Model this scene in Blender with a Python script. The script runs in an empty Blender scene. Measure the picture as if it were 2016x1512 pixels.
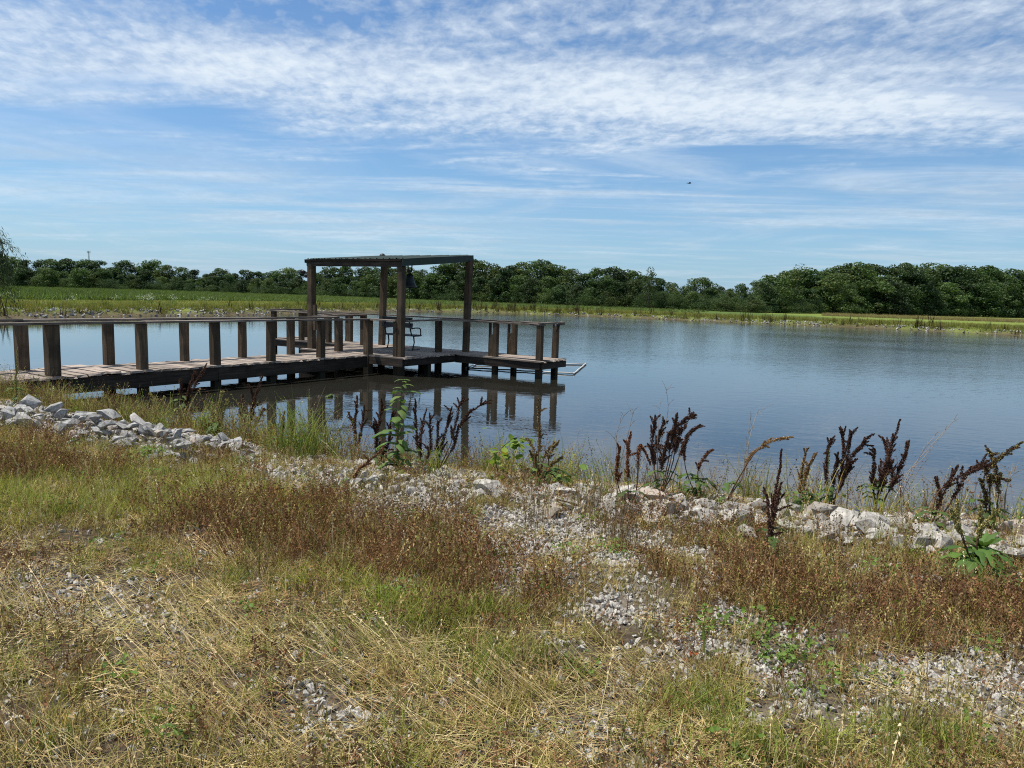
import bpy, bmesh, math, random
import numpy as np
from mathutils import Vector, Matrix, Euler

random.seed(7)
rng = np.random.default_rng(7)
S = bpy.context.scene
R = math.radians

# ------------------------------------------------------------------ camera
F_PX, HORIZON, ROLL = 1420.0, 585.0, R(1.72)
CAM = np.array([0.0, 0.0, 2.11])
PITCH = math.atan((756 - HORIZON) * math.cos(ROLL) / F_PX)
FW = np.array([0, math.cos(PITCH), -math.sin(PITCH)])
_r0 = np.array([1.0, 0, 0]); _u0 = np.array([0, math.sin(PITCH), math.cos(PITCH)])
RT = _r0 * math.cos(ROLL) + _u0 * math.sin(ROLL)
UP = -_r0 * math.sin(ROLL) + _u0 * math.cos(ROLL)
cam_d = bpy.data.cameras.new('camera')
cam_d.sensor_width = 36.0
cam_d.lens = F_PX / 2016 * 36.0
cam_d.clip_start = 0.05
cam_d.clip_end = 9000
cam = bpy.data.objects.new('camera', cam_d)
S.collection.objects.link(cam)
cam.matrix_world = Matrix(((RT[0], UP[0], -FW[0], CAM[0]), (RT[1], UP[1], -FW[1], CAM[1]),
                           (RT[2], UP[2], -FW[2], CAM[2]), (0, 0, 0, 1)))
S.camera = cam

# ------------------------------------------------------------------ exposure
S.view_settings.view_transform = 'Standard'
S.view_settings.look = 'None'
S.view_settings.gamma = 1.0
S.view_settings.exposure = 0.25
S.view_settings.use_curve_mapping = False
S.render.film_transparent = False
try:
    S.cycles.use_denoising = False
    S.cycles.filter_width = 1.1
    S.cycles.max_bounces = 6
    S.cycles.diffuse_bounces = 3
    S.cycles.glossy_bounces = 3
    S.cycles.transparent_max_bounces = 4
    S.cycles.caustics_reflective = False
    S.cycles.caustics_refractive = False
except Exception:
    pass

# ------------------------------------------------------------------ sun + sky
SUN_DIR = Vector((-0.975 * math.cos(R(67)), 0.222 * math.cos(R(67)), math.sin(R(67)))).normalized()
sun_d = bpy.data.lights.new('sun', 'SUN')
sun_d.energy = 5.0
sun_d.angle = R(0.53)
sun_d.color = (1.0, 0.95, 0.87)
sun = bpy.data.objects.new('sun', sun_d)
S.collection.objects.link(sun)
sun.rotation_euler = (-SUN_DIR).to_track_quat('-Z', 'Y').to_euler()
sun.location = (-20, 10, 60)

world = bpy.data.worlds.new('World')
S.world = world
world.use_nodes = True
wn = world.node_tree
for n in list(wn.nodes):
    wn.nodes.remove(n)


class NT:
    """small node-tree writer"""
    def __init__(self, tree):
        self.t = tree

    def n(self, kind, **kw):
        nd = self.t.nodes.new(kind)
        for k, v in kw.items():
            if k.startswith('i_'):
                key = k[2:]
                key = int(key) if key.isdigit() else key
                self.put(nd.inputs[key], v)
            else:
                setattr(nd, k, v)
        return nd

    def put(self, sock, v):
        if isinstance(v, bpy.types.NodeSocket):
            self.t.links.new(v, sock)
        elif isinstance(v, bpy.types.Node):
            self.t.links.new(v.outputs[0], sock)
        else:
            sock.default_value = v

    def m(self, op, a, b=None, c=None, clamp=False):
        nd = self.t.nodes.new('ShaderNodeMath')
        nd.operation = op
        nd.use_clamp = clamp
        for i, v in enumerate((a, b, c)):
            if v is not None:
                self.put(nd.inputs[i], v)
        return nd.outputs[0]

    def ramp(self, v, lo, hi, a=0.0, b=1.0, smooth=True):
        nd = self.t.nodes.new('ShaderNodeMapRange')
        nd.interpolation_type = 'SMOOTHSTEP' if smooth else 'LINEAR'
        for i, x in enumerate((v, lo, hi, a, b)):
            self.put(nd.inputs[i], x)
        return nd.outputs[0]

    def mix(self, f, a, b, mode='MIX'):
        nd = self.t.nodes.new('ShaderNodeMix')
        nd.data_type = 'RGBA'
        nd.blend_type = mode
        nd.clamp_result = False
        self.put(nd.inputs[0], f)
        for s, x in ((6, a), (7, b)):
            if isinstance(x, tuple) and len(x) == 3:
                x = (*x, 1.0)
            self.put(nd.inputs[s], x)
        return nd.outputs[2]

    def noise(self, vec, scale, detail=3.0, rough=0.5, dist=0.0):
        nd = self.t.nodes.new('ShaderNodeTexNoise')
        if vec is not None:
            self.put(nd.inputs['Vector'], vec)
        nd.inputs['Scale'].default_value = scale
        nd.inputs['Detail'].default_value = detail
        nd.inputs['Roughness'].default_value = rough
        nd.inputs['Distortion'].default_value = dist
        return nd.outputs[0]

    def xyz(self, x, y, z):
        nd = self.t.nodes.new('ShaderNodeCombineXYZ')
        for i, v in enumerate((x, y, z)):
            self.put(nd.inputs[i], v)
        return nd.outputs[0]


def build_sky():
    k = NT(wn)
    sky = k.n('ShaderNodeTexSky', sky_type='NISHITA')
    sky.sun_disc = False
    sky.sun_elevation = R(67)
    sky.sun_rotation = math.atan2(SUN_DIR.x, SUN_DIR.y)
    sky.air_density = 1.0
    sky.dust_density = 0.6
    sky.ozone_density = 2.0
    tc = k.n('ShaderNodeTexCoord')
    sep = k.n('ShaderNodeSeparateXYZ', i_0=tc.outputs['Generated'])
    dx, dy, dz = sep.outputs
    h = k.m('MAXIMUM', dz, 0.0)
    inv = k.m('DIVIDE', 1.0, k.m('ADD', h, 0.035))
    px, py = k.m('MULTIPLY', dx, inv), k.m('MULTIPLY', dy, inv)
    p = k.xyz(px, py, 0.0)
    # broad sheets of cloud, drawn out across the view
    warp = k.noise(p, 0.5, 2.0, 0.5)
    ps = k.xyz(k.m('ADD', k.m('MULTIPLY', px, 0.30), k.m('MULTIPLY', py, -0.10)),
               k.m('ADD', k.m('MULTIPLY', py, 0.95), k.m('ADD', k.m('MULTIPLY', px, 0.22), k.m('MULTIPLY', warp, 0.8))), 3.7)
    sheet = k.noise(ps, 1.25, 5.0, 0.55, 0.25)
    # altocumulus cells
    inc = k.m('DIVIDE', 1.0, k.m('ADD', h, 0.11))
    qx, qy = k.m('MULTIPLY', dx, inc), k.m('MULTIPLY', dy, inc)
    pc = k.xyz(k.m('MULTIPLY', qx, 1.25), k.m('ADD', qy, k.m('MULTIPLY', qx, 0.14)), 1.3)
    cell = k.noise(pc, 11.5, 4.0, 0.58, 0.3)
    fine = k.noise(pc, 30.0, 3.0, 0.6, 0.3)
    cells = k.m('ADD', k.m('MULTIPLY', cell, 0.8), k.m('MULTIPLY', fine, 0.2))
    # the bank ends about 13 degrees up; below it only thin wisps
    edge = k.m('ADD', dz, k.m('MULTIPLY', k.m('SUBTRACT', k.noise(ps, 1.6, 4.0, 0.6), 0.5), 0.26))
    bank = k.ramp(edge, 0.165, 0.235)
    # long rolls of denser cloud and the blue lanes between them, dipping slightly to the right
    az = k.m('DIVIDE', dx, k.m('MAXIMUM', k.m('ABSOLUTE', dy), 0.2))
    wob = k.m('MULTIPLY', k.m('SUBTRACT', k.noise(ps, 2.2, 3.0, 0.55), 0.5), 0.10)
    el = k.m('ADD', k.m('ADD', dz, wob), k.m('MULTIPLY', az, 0.035))
    def band(c, w, amp):
        q = k.m('DIVIDE', k.m('SUBTRACT', el, c), w)
        return k.m('MULTIPLY', k.m('POWER', 2.718, k.m('MULTIPLY', k.m('MULTIPLY', q, q), -1.0)), amp)
    rolls = k.m('ADD', k.m('ADD', band(0.245, 0.042, 0.15), band(0.312, 0.022, -0.13)), k.m('ADD', band(0.385, 0.05, 0.16), band(0.47, 0.03, -0.06)))
    dens = k.m('ADD', k.m('ADD', k.m('MULTIPLY', sheet, 1.45), k.m('MULTIPLY', cells, 1.15)), rolls)
    cover = k.ramp(dens, 1.07, 1.75, smooth=False)
    cover = k.m('MULTIPLY', k.m('MULTIPLY', cover, bank), 0.96)
    # high thin veils and streaks low over the horizon
    pw = k.xyz(k.m('MULTIPLY', px, 0.16), k.m('MULTIPLY', py, 0.62), 9.1)
    wisp = k.noise(pw, 1.5, 6.0, 0.6, 0.6)
    wl = k.ramp(wisp, 0.46, 0.70)
    wisps = k.m('MULTIPLY', wl, k.m('MULTIPLY', k.ramp(dz, 0.02, 0.09), k.ramp(dz, 0.75, 0.16)))
    pv = k.xyz(k.m('MULTIPLY', px, 0.5), k.m('MULTIPLY', py, 0.5), 5.2)
    veil = k.m('MULTIPLY', k.ramp(k.noise(pv, 0.9, 5.0, 0.62, 1.2), 0.42, 0.78), 0.34)
    lowband = k.m('MULTIPLY', k.m('MULTIPLY', band(0.095, 0.035, 1.0), k.ramp(az, 0.15, -0.25, 0.15, 1.0)), k.ramp(wisp, 0.30, 0.60))
    rightband = k.m('MULTIPLY', k.m('MULTIPLY', band(0.125, 0.030, 1.0), k.ramp(az, 0.0, 0.3)), k.ramp(wisp, 0.42, 0.60))
    total = k.m('MAXIMUM', cover, k.m('MULTIPLY', wisps, 0.62))
    total = k.m('MAXIMUM', total, k.m('MAXIMUM', k.m('MULTIPLY', lowband, 0.55), k.m('MULTIPLY', rightband, 0.45)))
    total = k.m('ADD', total, k.m('MULTIPLY', veil, k.m('SUBTRACT', 1.0, total)), clamp=True)
    # haze whitening down to the horizon
    hz = k.m('MULTIPLY', k.m('POWER', k.m('SUBTRACT', 1.0, k.m('MINIMUM', h, 1.0)), 9.0), 0.60)
    base = k.mix(1.0, sky.outputs[0], (0.84, 1.10, 1.30), 'MULTIPLY')
    base = k.mix(hz, base, (3.0, 5.3, 8.3))
    shade = k.ramp(dens, 1.05, 1.6, 0.80, 1.0)
    white = k.mix(1.0, (8.0, 8.9, 9.8), k.xyz(shade, shade, shade), 'MULTIPLY')
    col = k.mix(total, base, white)
    bg = k.n('ShaderNodeBackground', i_Color=col)
    bg.inputs['Strength'].default_value = 0.083
    out = k.n('ShaderNodeOutputWorld')
    wn.links.new(bg.outputs[0], out.inputs[0])


build_sky()


# ------------------------------------------------------------------ helpers
def link(o):
    S.collection.objects.link(o)
    return o


def tag(o, label=None, cat=None, group=None, kind=None):
    if label: o['label'] = label
    if cat: o['category'] = cat
    if group: o['group'] = group
    if kind: o['kind'] = kind
    return o


def empty(name, loc=(0, 0, 0), rz=0.0):
    o = bpy.data.objects.new(name, None)
    o.empty_display_size = 0.2
    o.location = loc
    o.rotation_euler = (0, 0, rz)
    return link(o)


def mesh_obj(name, me, parent=None, loc=None, rot=None):
    o = bpy.data.objects.new(name, me)
    if parent is not None:
        o.parent = parent
    if loc is not None: o.location = loc
    if rot is not None: o.rotation_euler = rot
    return link(o)


def np_mesh(name, verts, faces, mat=None, smooth=False, cols=None, mats=None, midx=None):
    """verts (n,3); faces (m,k) array or list of tuples"""
    me = bpy.data.meshes.new(name)
    verts = np.asarray(verts, dtype=np.float32)
    if isinstance(faces, np.ndarray):
        m, kk = faces.shape
        me.vertices.add(len(verts))
        me.vertices.foreach_set('co', verts.ravel())
        me.loops.add(m * kk)
        me.loops.foreach_set('vertex_index', faces.astype(np.int32).ravel())
        me.polygons.add(m)
        me.polygons.foreach_set('loop_start', np.arange(0, m * kk, kk, dtype=np.int32))
        me.polygons.foreach_set('loop_total', np.full(m, kk, dtype=np.int32))
        me.update(calc_edges=True)
    else:
        me.from_pydata([tuple(map(float, v)) for v in verts], [], faces)
        me.update()
    me.polygons.foreach_set('use_smooth', np.full(len(me.polygons), smooth))
    if cols is not None:
        a = me.color_attributes.new('Col', 'FLOAT_COLOR', 'POINT')
        c = np.ones((len(verts), 4), dtype=np.float32)
        c[:, :3] = cols
        a.data.foreach_set('color', c.ravel())
    for mm in (mats or ([mat] if mat else [])):
        me.materials.append(mm)
    if midx is not None:
        me.polygons.foreach_set('material_index', np.asarray(midx, dtype=np.int32))
    return me


class MB:
    def __init__(self):
        self.v, self.f, self.c = [], [], []

    def add(self, verts, faces, col=None):
        b = len(self.v)
        self.v += [tuple(v) for v in verts]
        self.f += [tuple(b + i for i in fc) for fc in faces]
        if col is not None:
            self.c += [col] * len(verts)

    def box(self, c, s, rot=None):
        x, y, z = s[0] / 2, s[1] / 2, s[2] / 2
        vs = [Vector((a, b, d)) for a in (-x, x) for b in (-y, y) for d in (-z, z)]
        if rot is not None:
            mt = Euler(rot).to_matrix()
            vs = [mt @ v for v in vs]
        c = Vector(c)
        self.add([v + c for v in vs], [(0, 1, 3, 2), (4, 6, 7, 5), (0, 4, 5, 1), (2, 3, 7, 6), (0, 2, 6, 4), (1, 5, 7, 3)])

    def tube(self, pts, rad, seg=6, caps=True, col=None):
        pts = [Vector(p) for p in pts]
        if not isinstance(rad, (list, tuple)):
            rad = [rad] * len(pts)
        rings = []
        up = Vector((0.13, 0.21, 1)).normalized()
        for i, p in enumerate(pts):
            t = (pts[min(i + 1, len(pts) - 1)] - pts[max(i - 1, 0)]).normalized()
            a = t.cross(up)
            if a.length < 1e-3: a = t.cross(Vector((1, 0, 0)))
            a.normalize(); b = t.cross(a)
            rings.append([p + (a * math.cos(2 * math.pi * j / seg) + b * math.sin(2 * math.pi * j / seg)) * rad[i] for j in range(seg)])
        vs = [v for r in rings for v in r]
        fs = []
        for i in range(len(pts) - 1):
            for j in range(seg):
                a, b = i * seg + j, i * seg + (j + 1) % seg
                fs.append((a, b, b + seg, a + seg))
        if caps:
            fs.append(tuple(range(seg))[::-1]); n = (len(pts) - 1) * seg
            fs.append(tuple(range(n, n + seg)))
        self.add(vs, fs, col)

    def lathe(self, prof, seg=20, c=(0, 0, 0)):
        vs, fs = [], []
        for r, z in prof:
            for j in range(seg):
                a = 2 * math.pi * j / seg
                vs.append((c[0] + r * math.cos(a), c[1] + r * math.sin(a), c[2] + z))
        for i in range(len(prof) - 1):
            for j in range(seg):
                a, b = i * seg + j, i * seg + (j + 1) % seg
                fs.append((a, b, b + seg, a + seg))
        self.add(vs, fs)

    def mesh(self, name, mat, smooth=False):
        return np_mesh(name, np.array(self.v), self.f, mat, smooth, np.array(self.c) if self.c else None)

    def build(self, name, mat, parent=None, smooth=False, loc=None, rot=None):
        return mesh_obj(name, self.mesh(name, mat, smooth), parent, loc, rot)


# value noise on the ground plane
_lat = rng.random((256, 256))


def vnoise(x, y, s, oct=3):
    x = np.asarray(x, float) / s; y = np.asarray(y, float) / s
    tot = 0; amp = 1; norm = 0
    for o in range(oct):
        xi, yi = np.floor(x).astype(int), np.floor(y).astype(int)
        fx, fy = x - xi, y - yi
        fx = fx * fx * (3 - 2 * fx); fy = fy * fy * (3 - 2 * fy)
        g = lambda a, b: _lat[(a + 37 * o) & 255, (b + 91 * o) & 255]
        v = (g(xi, yi) * (1 - fx) + g(xi + 1, yi) * fx) * (1 - fy) + (g(xi, yi + 1) * (1 - fx) + g(xi + 1, yi + 1) * fx) * fy
        tot = tot + amp * v; norm += amp; amp *= 0.5
        x = x * 2.03 + 11.3; y = y * 2.03 + 5.7
    return tot / norm


def poly_sd(P, x, y):
    """signed distance to a closed polygon, positive outside"""
    x = np.asarray(x, float); y = np.asarray(y, float)
    P = np.asarray(P, float)
    d2 = np.full(x.shape, 1e18); inside = np.zeros(x.shape, bool)
    n = len(P)
    for i in range(n):
        ax, ay = P[i]; bx, by = P[(i + 1) % n]
        ex, ey = bx - ax, by - ay
        t = np.clip(((x - ax) * ex + (y - ay) * ey) / (ex * ex + ey * ey + 1e-12), 0, 1)
        d2 = np.minimum(d2, (x - ax - t * ex) ** 2 + (y - ay - t * ey) ** 2)
        c = ((ay > y) != (by > y))
        with np.errstate(divide='ignore', invalid='ignore'):
            inside ^= c & (x < ex * (y - ay) / (ey if ey != 0 else 1e-12) + ax)
    d = np.sqrt(d2)
    return np.where(inside, -d, d)


POND = [(-8.75, 12.19), (-7.58, 11.75), (-5.47, 10.45), (-4.22, 9.75), (-3.08, 9.06), (-2.19, 8.6), (-1.31, 8.25), (-0.59, 8.04),
        (-0.01, 7.9), (1.08, 7.55), (2.07, 7.25), (2.97, 6.95), (3.88, 6.75), (4.73, 6.5), (7.0, 6.3), (14, 6.2), (26, 9), (48, 22),
        (62, 40), (58, 56), (46.7, 66.2), (40.7, 73.5), (32.7, 79.3), (22.8, 83.7), (12.4, 92.0), (-0.8, 94.1), (-7.4, 94.1),
        (-13.2, 88.5), (-16.5, 80.5), (-19.1, 69.4), (-22.6, 57.4), (-26.0, 51.9), (-28.3, 46.7), (-29.8, 41.8), (-31, 36),
        (-27, 29), (-22, 23), (-17.5, 17.6), (-13, 14.2)]


def smooth(a, b, t):
    t = np.clip((t - a) / (b - a), 0, 1)
    return t * t * (3 - 2 * t)


def shore_d(x, y):
    return poly_sd(POND, x, y) + (vnoise(x, y, 1.3, 2) - 0.5) * 0.35


def ground_z(x, y, d=None):
    x = np.asarray(x, float); y = np.asarray(y, float)
    if d is None:
        d = shore_d(x, y)
    r = np.hypot(x, y)
    far = smooth(22, 38, r)
    near_z = 0.50 * (1 - np.exp(-np.maximum(d, 0) / 0.75)) + (vnoise(x, y, 0.8, 3) - 0.5) * 0.10 * smooth(0.1, 1.0, d)
    crest = 0.55 * (1 - np.exp(-np.maximum(d, 0) / 1.1))
    field = 0.10 + (vnoise(x, y, 60, 2) - 0.5) * 0.25
    far_z = crest + (field - 0.55) * smooth(9, 45, d) + (vnoise(x, y, 2.5, 2) - 0.5) * 0.10 * smooth(0.2, 2, d)
    z = near_z * (1 - far) + far_z * far
    under = -0.35 * np.minimum(np.maximum(-d, 0), 4.0)
    return np.where(d < 0, under, z)


def gz(x, y):
    return float(ground_z(np.array([x]), np.array([y]))[0])


def ray(px, py):
    return FW + RT * ((px - 1008) / F_PX) + UP * ((756 - py) / F_PX)


def at_z(px, py, z):
    """the point of the horizontal plane z that stands at a pixel of the photograph"""
    d = ray(px, py)
    return CAM + d * ((z - CAM[2]) / d[2])


def at_ground(px, py, z0=0.4):
    z = z0
    for _ in range(6):
        p = at_z(px, py, z)
        z = 0.5 * z + 0.5 * gz(p[0], p[1])
    return Vector((p[0], p[1], gz(p[0], p[1])))


def at_depth(px, py, depth):
    d = ray(px, py)
    return Vector(CAM + d * depth)


# ------------------------------------------------------------------ materials
def new_mat(name):
    m = bpy.data.materials.new(name)
    m.use_nodes = True
    t = m.node_tree
    for n in list(t.nodes):
        t.nodes.remove(n)
    k = NT(t)
    out = k.n('ShaderNodeOutputMaterial')
    b = k.n('ShaderNodeBsdfPrincipled')
    t.links.new(b.outputs[0], out.inputs[0])
    return m, k, b, out


def bump(k, b, h, dist, strength=1.0):
    nd = k.n('ShaderNodeBump', i_Height=h)
    nd.inputs['Distance'].default_value = dist
    nd.inputs['Strength'].default_value = strength
    k.put(b.inputs['Normal'], nd.outputs[0])


def wood_mat(name, a, bcol, c, rough=0.85, grain=1.0):
    m, k, b, _ = new_mat(name)
    tc = k.n('ShaderNodeTexCoord')
    inf = k.n('ShaderNodeObjectInfo')
    off = k.xyz(k.m('MULTIPLY', inf.outputs['Random'], 37.0), k.m('MULTIPLY', inf.outputs['Random'], 91.0), 0.0)
    va = k.n('ShaderNodeVectorMath', operation='ADD', i_0=tc.outputs['Object'], i_1=off)
    mp = k.n('ShaderNodeMapping', i_0=va.outputs[0])
    mp.inputs['Scale'].default_value = (1.6, 26, 26)
    g = k.noise(mp.outputs[0], 1.0 * grain, 5.0, 0.65, 0.6)
    blot = k.noise(va.outputs[0], 2.2, 4.0, 0.6)
    col = k.mix(k.ramp(g, 0.32, 0.68), a, bcol)
    col = k.mix(k.ramp(blot, 0.42, 0.72, 0.0, 0.75), col, c)
    br = k.ramp(inf.outputs['Random'], 0, 1, 0.68, 1.28, False)
    col = k.mix(1.0, col, k.xyz(br, br, br), 'MULTIPLY')
    geo = k.n('ShaderNodeNewGeometry')
    wz = k.n('ShaderNodeSeparateXYZ', i_0=geo.outputs['Position']).outputs[2]
    wet = k.ramp(k.m('ADD', wz, k.m('MULTIPLY', k.m('SUBTRACT', blot, 0.5), 0.18)), 0.30, 0.08, 0.0, 0.85)
    col = k.mix(wet, col, (0.016, 0.017, 0.010))
    k.put(b.inputs['Base Color'], col)
    b.inputs['Roughness'].default_value = rough
    b.inputs['Specular IOR Level'].default_value = 0.25
    bump(k, b, g, 0.004, 0.9)
    return m


M = {}
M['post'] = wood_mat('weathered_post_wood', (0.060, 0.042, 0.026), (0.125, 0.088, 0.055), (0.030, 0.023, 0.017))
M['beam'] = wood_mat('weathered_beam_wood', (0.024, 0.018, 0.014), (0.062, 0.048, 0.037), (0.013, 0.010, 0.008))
M['deck'] = wood_mat('sun_bleached_deck_wood', (0.19, 0.15, 0.12), (0.44, 0.37, 0.31), (0.10, 0.075, 0.058))
M['rail'] = wood_mat('grey_rail_wood', (0.10, 0.08, 0.065), (0.24, 0.20, 0.165), (0.06, 0.05, 0.04))


def plain(name, col, rough=0.6, metal=0.0, var=0.25, scale=30, bmp=0.0):
    m, k, b, _ = new_mat(name)
    tc = k.n('ShaderNodeTexCoord')
    n = k.noise(tc.outputs['Object'], scale, 4.0, 0.6)
    f = k.ramp(n, 0.25, 0.75, 1 - var, 1 + var, False)
    k.put(b.inputs['Base Color'], k.mix(1.0, col, k.xyz(f, f, f), 'MULTIPLY'))
    b.inputs['Roughness'].default_value = rough
    b.inputs['Metallic'].default_value = metal
    if bmp:
        bump(k, b, n, bmp)
    return m


M['green_metal'] = plain('green_painted_metal', (0.016, 0.034, 0.028), 0.75, 0.0, 0.2, 6)
M['dark_iron'] = plain('dark_iron', (0.018, 0.018, 0.020), 0.5, 0.3, 0.3)
M['bell'] = plain('aged_dark_bell_metal', (0.030, 0.038, 0.040), 0.45, 0.6, 0.35, 14)
M['pvc'] = plain('white_plastic_pipe', (0.52, 0.52, 0.48), 0.5, 0, 0.2, 5)
M['blackpipe'] = plain('dark_pipe', (0.03, 0.034, 0.04), 0.5)
M['rope'] = plain('grey_rope', (0.07, 0.065, 0.055), 0.9)
M['bird'] = plain('dark_feathers', (0.02, 0.018, 0.018), 0.8)
M['steel'] = plain('galvanised_steel', (0.32, 0.34, 0.36), 0.5, 0.4)
M['bark'] = plain('grey_bark', (0.10, 0.08, 0.062), 0.95, 0, 0.45, 9, 0.02)


def leaf_mat(name, trans=0.35, var=0.3, sat_shift=None, rough=0.6, spec=0.25):
    """colour from the Col attribute, varied per object or instance"""
    m, k, b, out = new_mat(name)
    at = k.n('ShaderNodeAttribute', attribute_name='Col')
    inf = k.n('ShaderNodeObjectInfo')
    f = k.ramp(inf.outputs['Random'], 0, 1, 1 - var, 1 + var, False)
    col = k.mix(1.0, at.outputs['Color'], k.xyz(f, f, f), 'MULTIPLY')
    if sat_shift:
        col = k.mix(k.m('MULTIPLY', k.m('FRACT', k.m('MULTIPLY', inf.outputs['Random'], 7.31)), sat_shift[1]), col,
                    k.mix(1.0, col, sat_shift[0], 'MULTIPLY'))
    k.put(b.inputs['Base Color'], col)
    b.inputs['Roughness'].default_value = rough
    b.inputs['Specular IOR Level'].default_value = spec
    if trans > 0:
        tr = k.n('ShaderNodeBsdfTranslucent', i_Color=k.mix(1.0, col, (1.25, 1.3, 0.75), 'MULTIPLY'))
        mx = k.n('ShaderNodeMixShader', i_0=trans, i_1=b.outputs[0], i_2=tr.outputs[0])
        m.node_tree.links.new(mx.outputs[0], out.inputs[0])
    return m


M['tree_leaf'] = leaf_mat('broadleaf_foliage', 0.25, 0.34, ((1.22, 1.05, 0.8), 0.5))
M['grass'] = leaf_mat('grass_blades', 0.30, 0.28, ((1.25, 0.95, 0.7), 0.6))
M['weed'] = leaf_mat('weed_leaves', 0.30, 0.1)
M['dry'] = leaf_mat('dry_plant', 0.12, 0.22, ((1.15, 0.9, 0.75), 0.6), 0.85, 0.15)


def stone_mat(name='pale_limestone', relief=0.008, dark=(0.23, 0.215, 0.19), light=(0.46, 0.435, 0.39)):
    m, k, b, _ = new_mat(name)
    tc = k.n('ShaderNodeTexCoord')
    inf = k.n('ShaderNodeObjectInfo')
    off = k.xyz(k.m('MULTIPLY', inf.outputs['Random'], 17.0), k.m('MULTIPLY', inf.outputs['Random'], 53.0), 0.0)
    v = k.n('ShaderNodeVectorMath', operation='ADD', i_0=tc.outputs['Object'], i_1=off).outputs[0]
    n1 = k.noise(v, 3.2, 5.0, 0.65, 0.4)
    n2 = k.noise(v, 14.0, 4.0, 0.7)
    col = k.mix(k.ramp(n1, 0.35, 0.68), dark, light)
    col = k.mix(k.ramp(n2, 0.5, 0.85, 0.0, 0.35), col, (0.30, 0.265, 0.22))
    rr = k.m('FRACT', k.m('MULTIPLY', inf.outputs['Random'], 5.77))
    col = k.mix(k.ramp(rr, 0.78, 1.0, 0, 0.6), col, (0.33, 0.26, 0.20))
    f = k.ramp(inf.outputs['Random'], 0, 1, 0.72, 1.16, False)
    col = k.mix(1.0, col, k.xyz(f, f, f), 'MULTIPLY')
    k.put(b.inputs['Base Color'], col)
    b.inputs['Roughness'].default_value = 0.92
    b.inputs['Specular IOR Level'].default_value = 0.2
    if relief:
        bump(k, b, k.m('ADD', n1, k.m('MULTIPLY', n2, 0.4)), relief, 0.7)
    return m


M['stone'] = stone_mat()
M['grey_stone'] = stone_mat('grey_limestone', 0.008, (0.20, 0.195, 0.185), (0.40, 0.39, 0.37))
M['pebble'] = stone_mat('pale_gravel', 0, (0.28, 0.26, 0.23), (0.56, 0.535, 0.485))


# ------------------------------------------------------------------ terrain, one sheet out to the horizon
def zone(poly_px, soft, noise_s=0.5, noise_a=1.0, zz=0.5):
    """a patch of the near bank, outlined by pixels of the photograph, as a function of ground x, y"""
    P = [tuple(at_z(px, py, zz)[:2]) for px, py in poly_px]
    def f(x, y):
        sd = poly_sd(P, x, y) / soft
        return np.clip(0.5 - sd + (vnoise(x, y, noise_s, 3) - 0.5) * 2 * noise_a, 0, 1)
    return f


Z_GRAVEL = zone([(840, 1000), (960, 985), (1250, 1000), (1350, 1050), (1300, 1110), (1330, 1180), (1480, 1240), (1640, 1300), (1760, 1330),
                 (1800, 1420), (1640, 1400), (1470, 1330), (1330, 1290), (1250, 1260), (1160, 1170), (1080, 1120), (960, 1080), (880, 1040)], 0.6, 0.24, 1.5)
Z_GRAVEL2 = zone([(1650, 1290), (2016, 1270), (2300, 1300), (2300, 1440), (2016, 1440), (1800, 1400)], 0.35, 0.22, 1.4)
Z_GRAVEL3 = zone([(500, 940), (700, 950), (860, 960), (900, 1030), (760, 1040), (620, 1000)], 0.40, 0.4, 1.0)
Z_GRAVEL4 = zone([(0, 1075), (150, 1110), (330, 1190), (440, 1300), (420, 1360), (320, 1320), (200, 1240), (0, 1220)], 0.35, 0.35, 0.9)
Z_GRAVEL5 = zone([(600, 1370), (740, 1380), (780, 1450), (640, 1470)], 0.18, 0.25, 0.9)
Z_GRAVEL6 = zone([(1080, 1370), (1250, 1380), (1330, 1512), (1130, 1512)], 0.2, 0.25, 0.9)
Z_RUST = zone([(480, 990), (840, 1010), (1020, 1080), (1130, 1190), (960, 1180), (800, 1165), (640, 1135), (400, 1085), (280, 1015)], 0.4, 0.5, 0.6)
Z_RUST2 = zone([(1290, 1120), (1500, 1115), (1760, 1145), (2100, 1200), (2300, 1300), (2016, 1290), (1800, 1260), (1600, 1250), (1450, 1200), (1330, 1150)], 0.4, 0.5, 0.7)
Z_RUST3 = zone([(-100, 900), (130, 900), (260, 925), (200, 945), (0, 945)], 0.2, 0.3, 0.7)
Z_RUST4 = zone([(1000, 970), (1250, 985), (1480, 1010), (1500, 1080), (1250, 1050), (1050, 1010)], 0.4, 0.35, 1.2)
Z_GREEN = zone([(-100, 930), (220, 915), (420, 930), (560, 960), (640, 1010), (420, 1030), (240, 1040), (60, 1035), (-100, 1030)], 0.45, 0.5, 0.9)
Z_GREEN2 = zone([(520, 1120), (760, 1150), (960, 1200), (1160, 1290), (1330, 1420), (1200, 1400), (950, 1300), (720, 1230), (560, 1190)], 0.35, 0.4, 0.9)
Z_GREEN3 = zone([(150, 1380), (330, 1400), (300, 1512), (80, 1512)], 0.2, 0.3, 0.9)
Z_GREEN4 = zone([(1400, 1380), (1700, 1420), (2016, 1450), (2016, 1512), (1200, 1512)], 0.25, 0.3, 0.9)
Z_STRAW = zone([(-200, 1060), (200, 1050), (500, 1110), (900, 1200), (1300, 1290), (1700, 1400), (2200, 1450), (2200, 1600), (-300, 1600)], 0.5, 0.6, 0.7)


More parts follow.
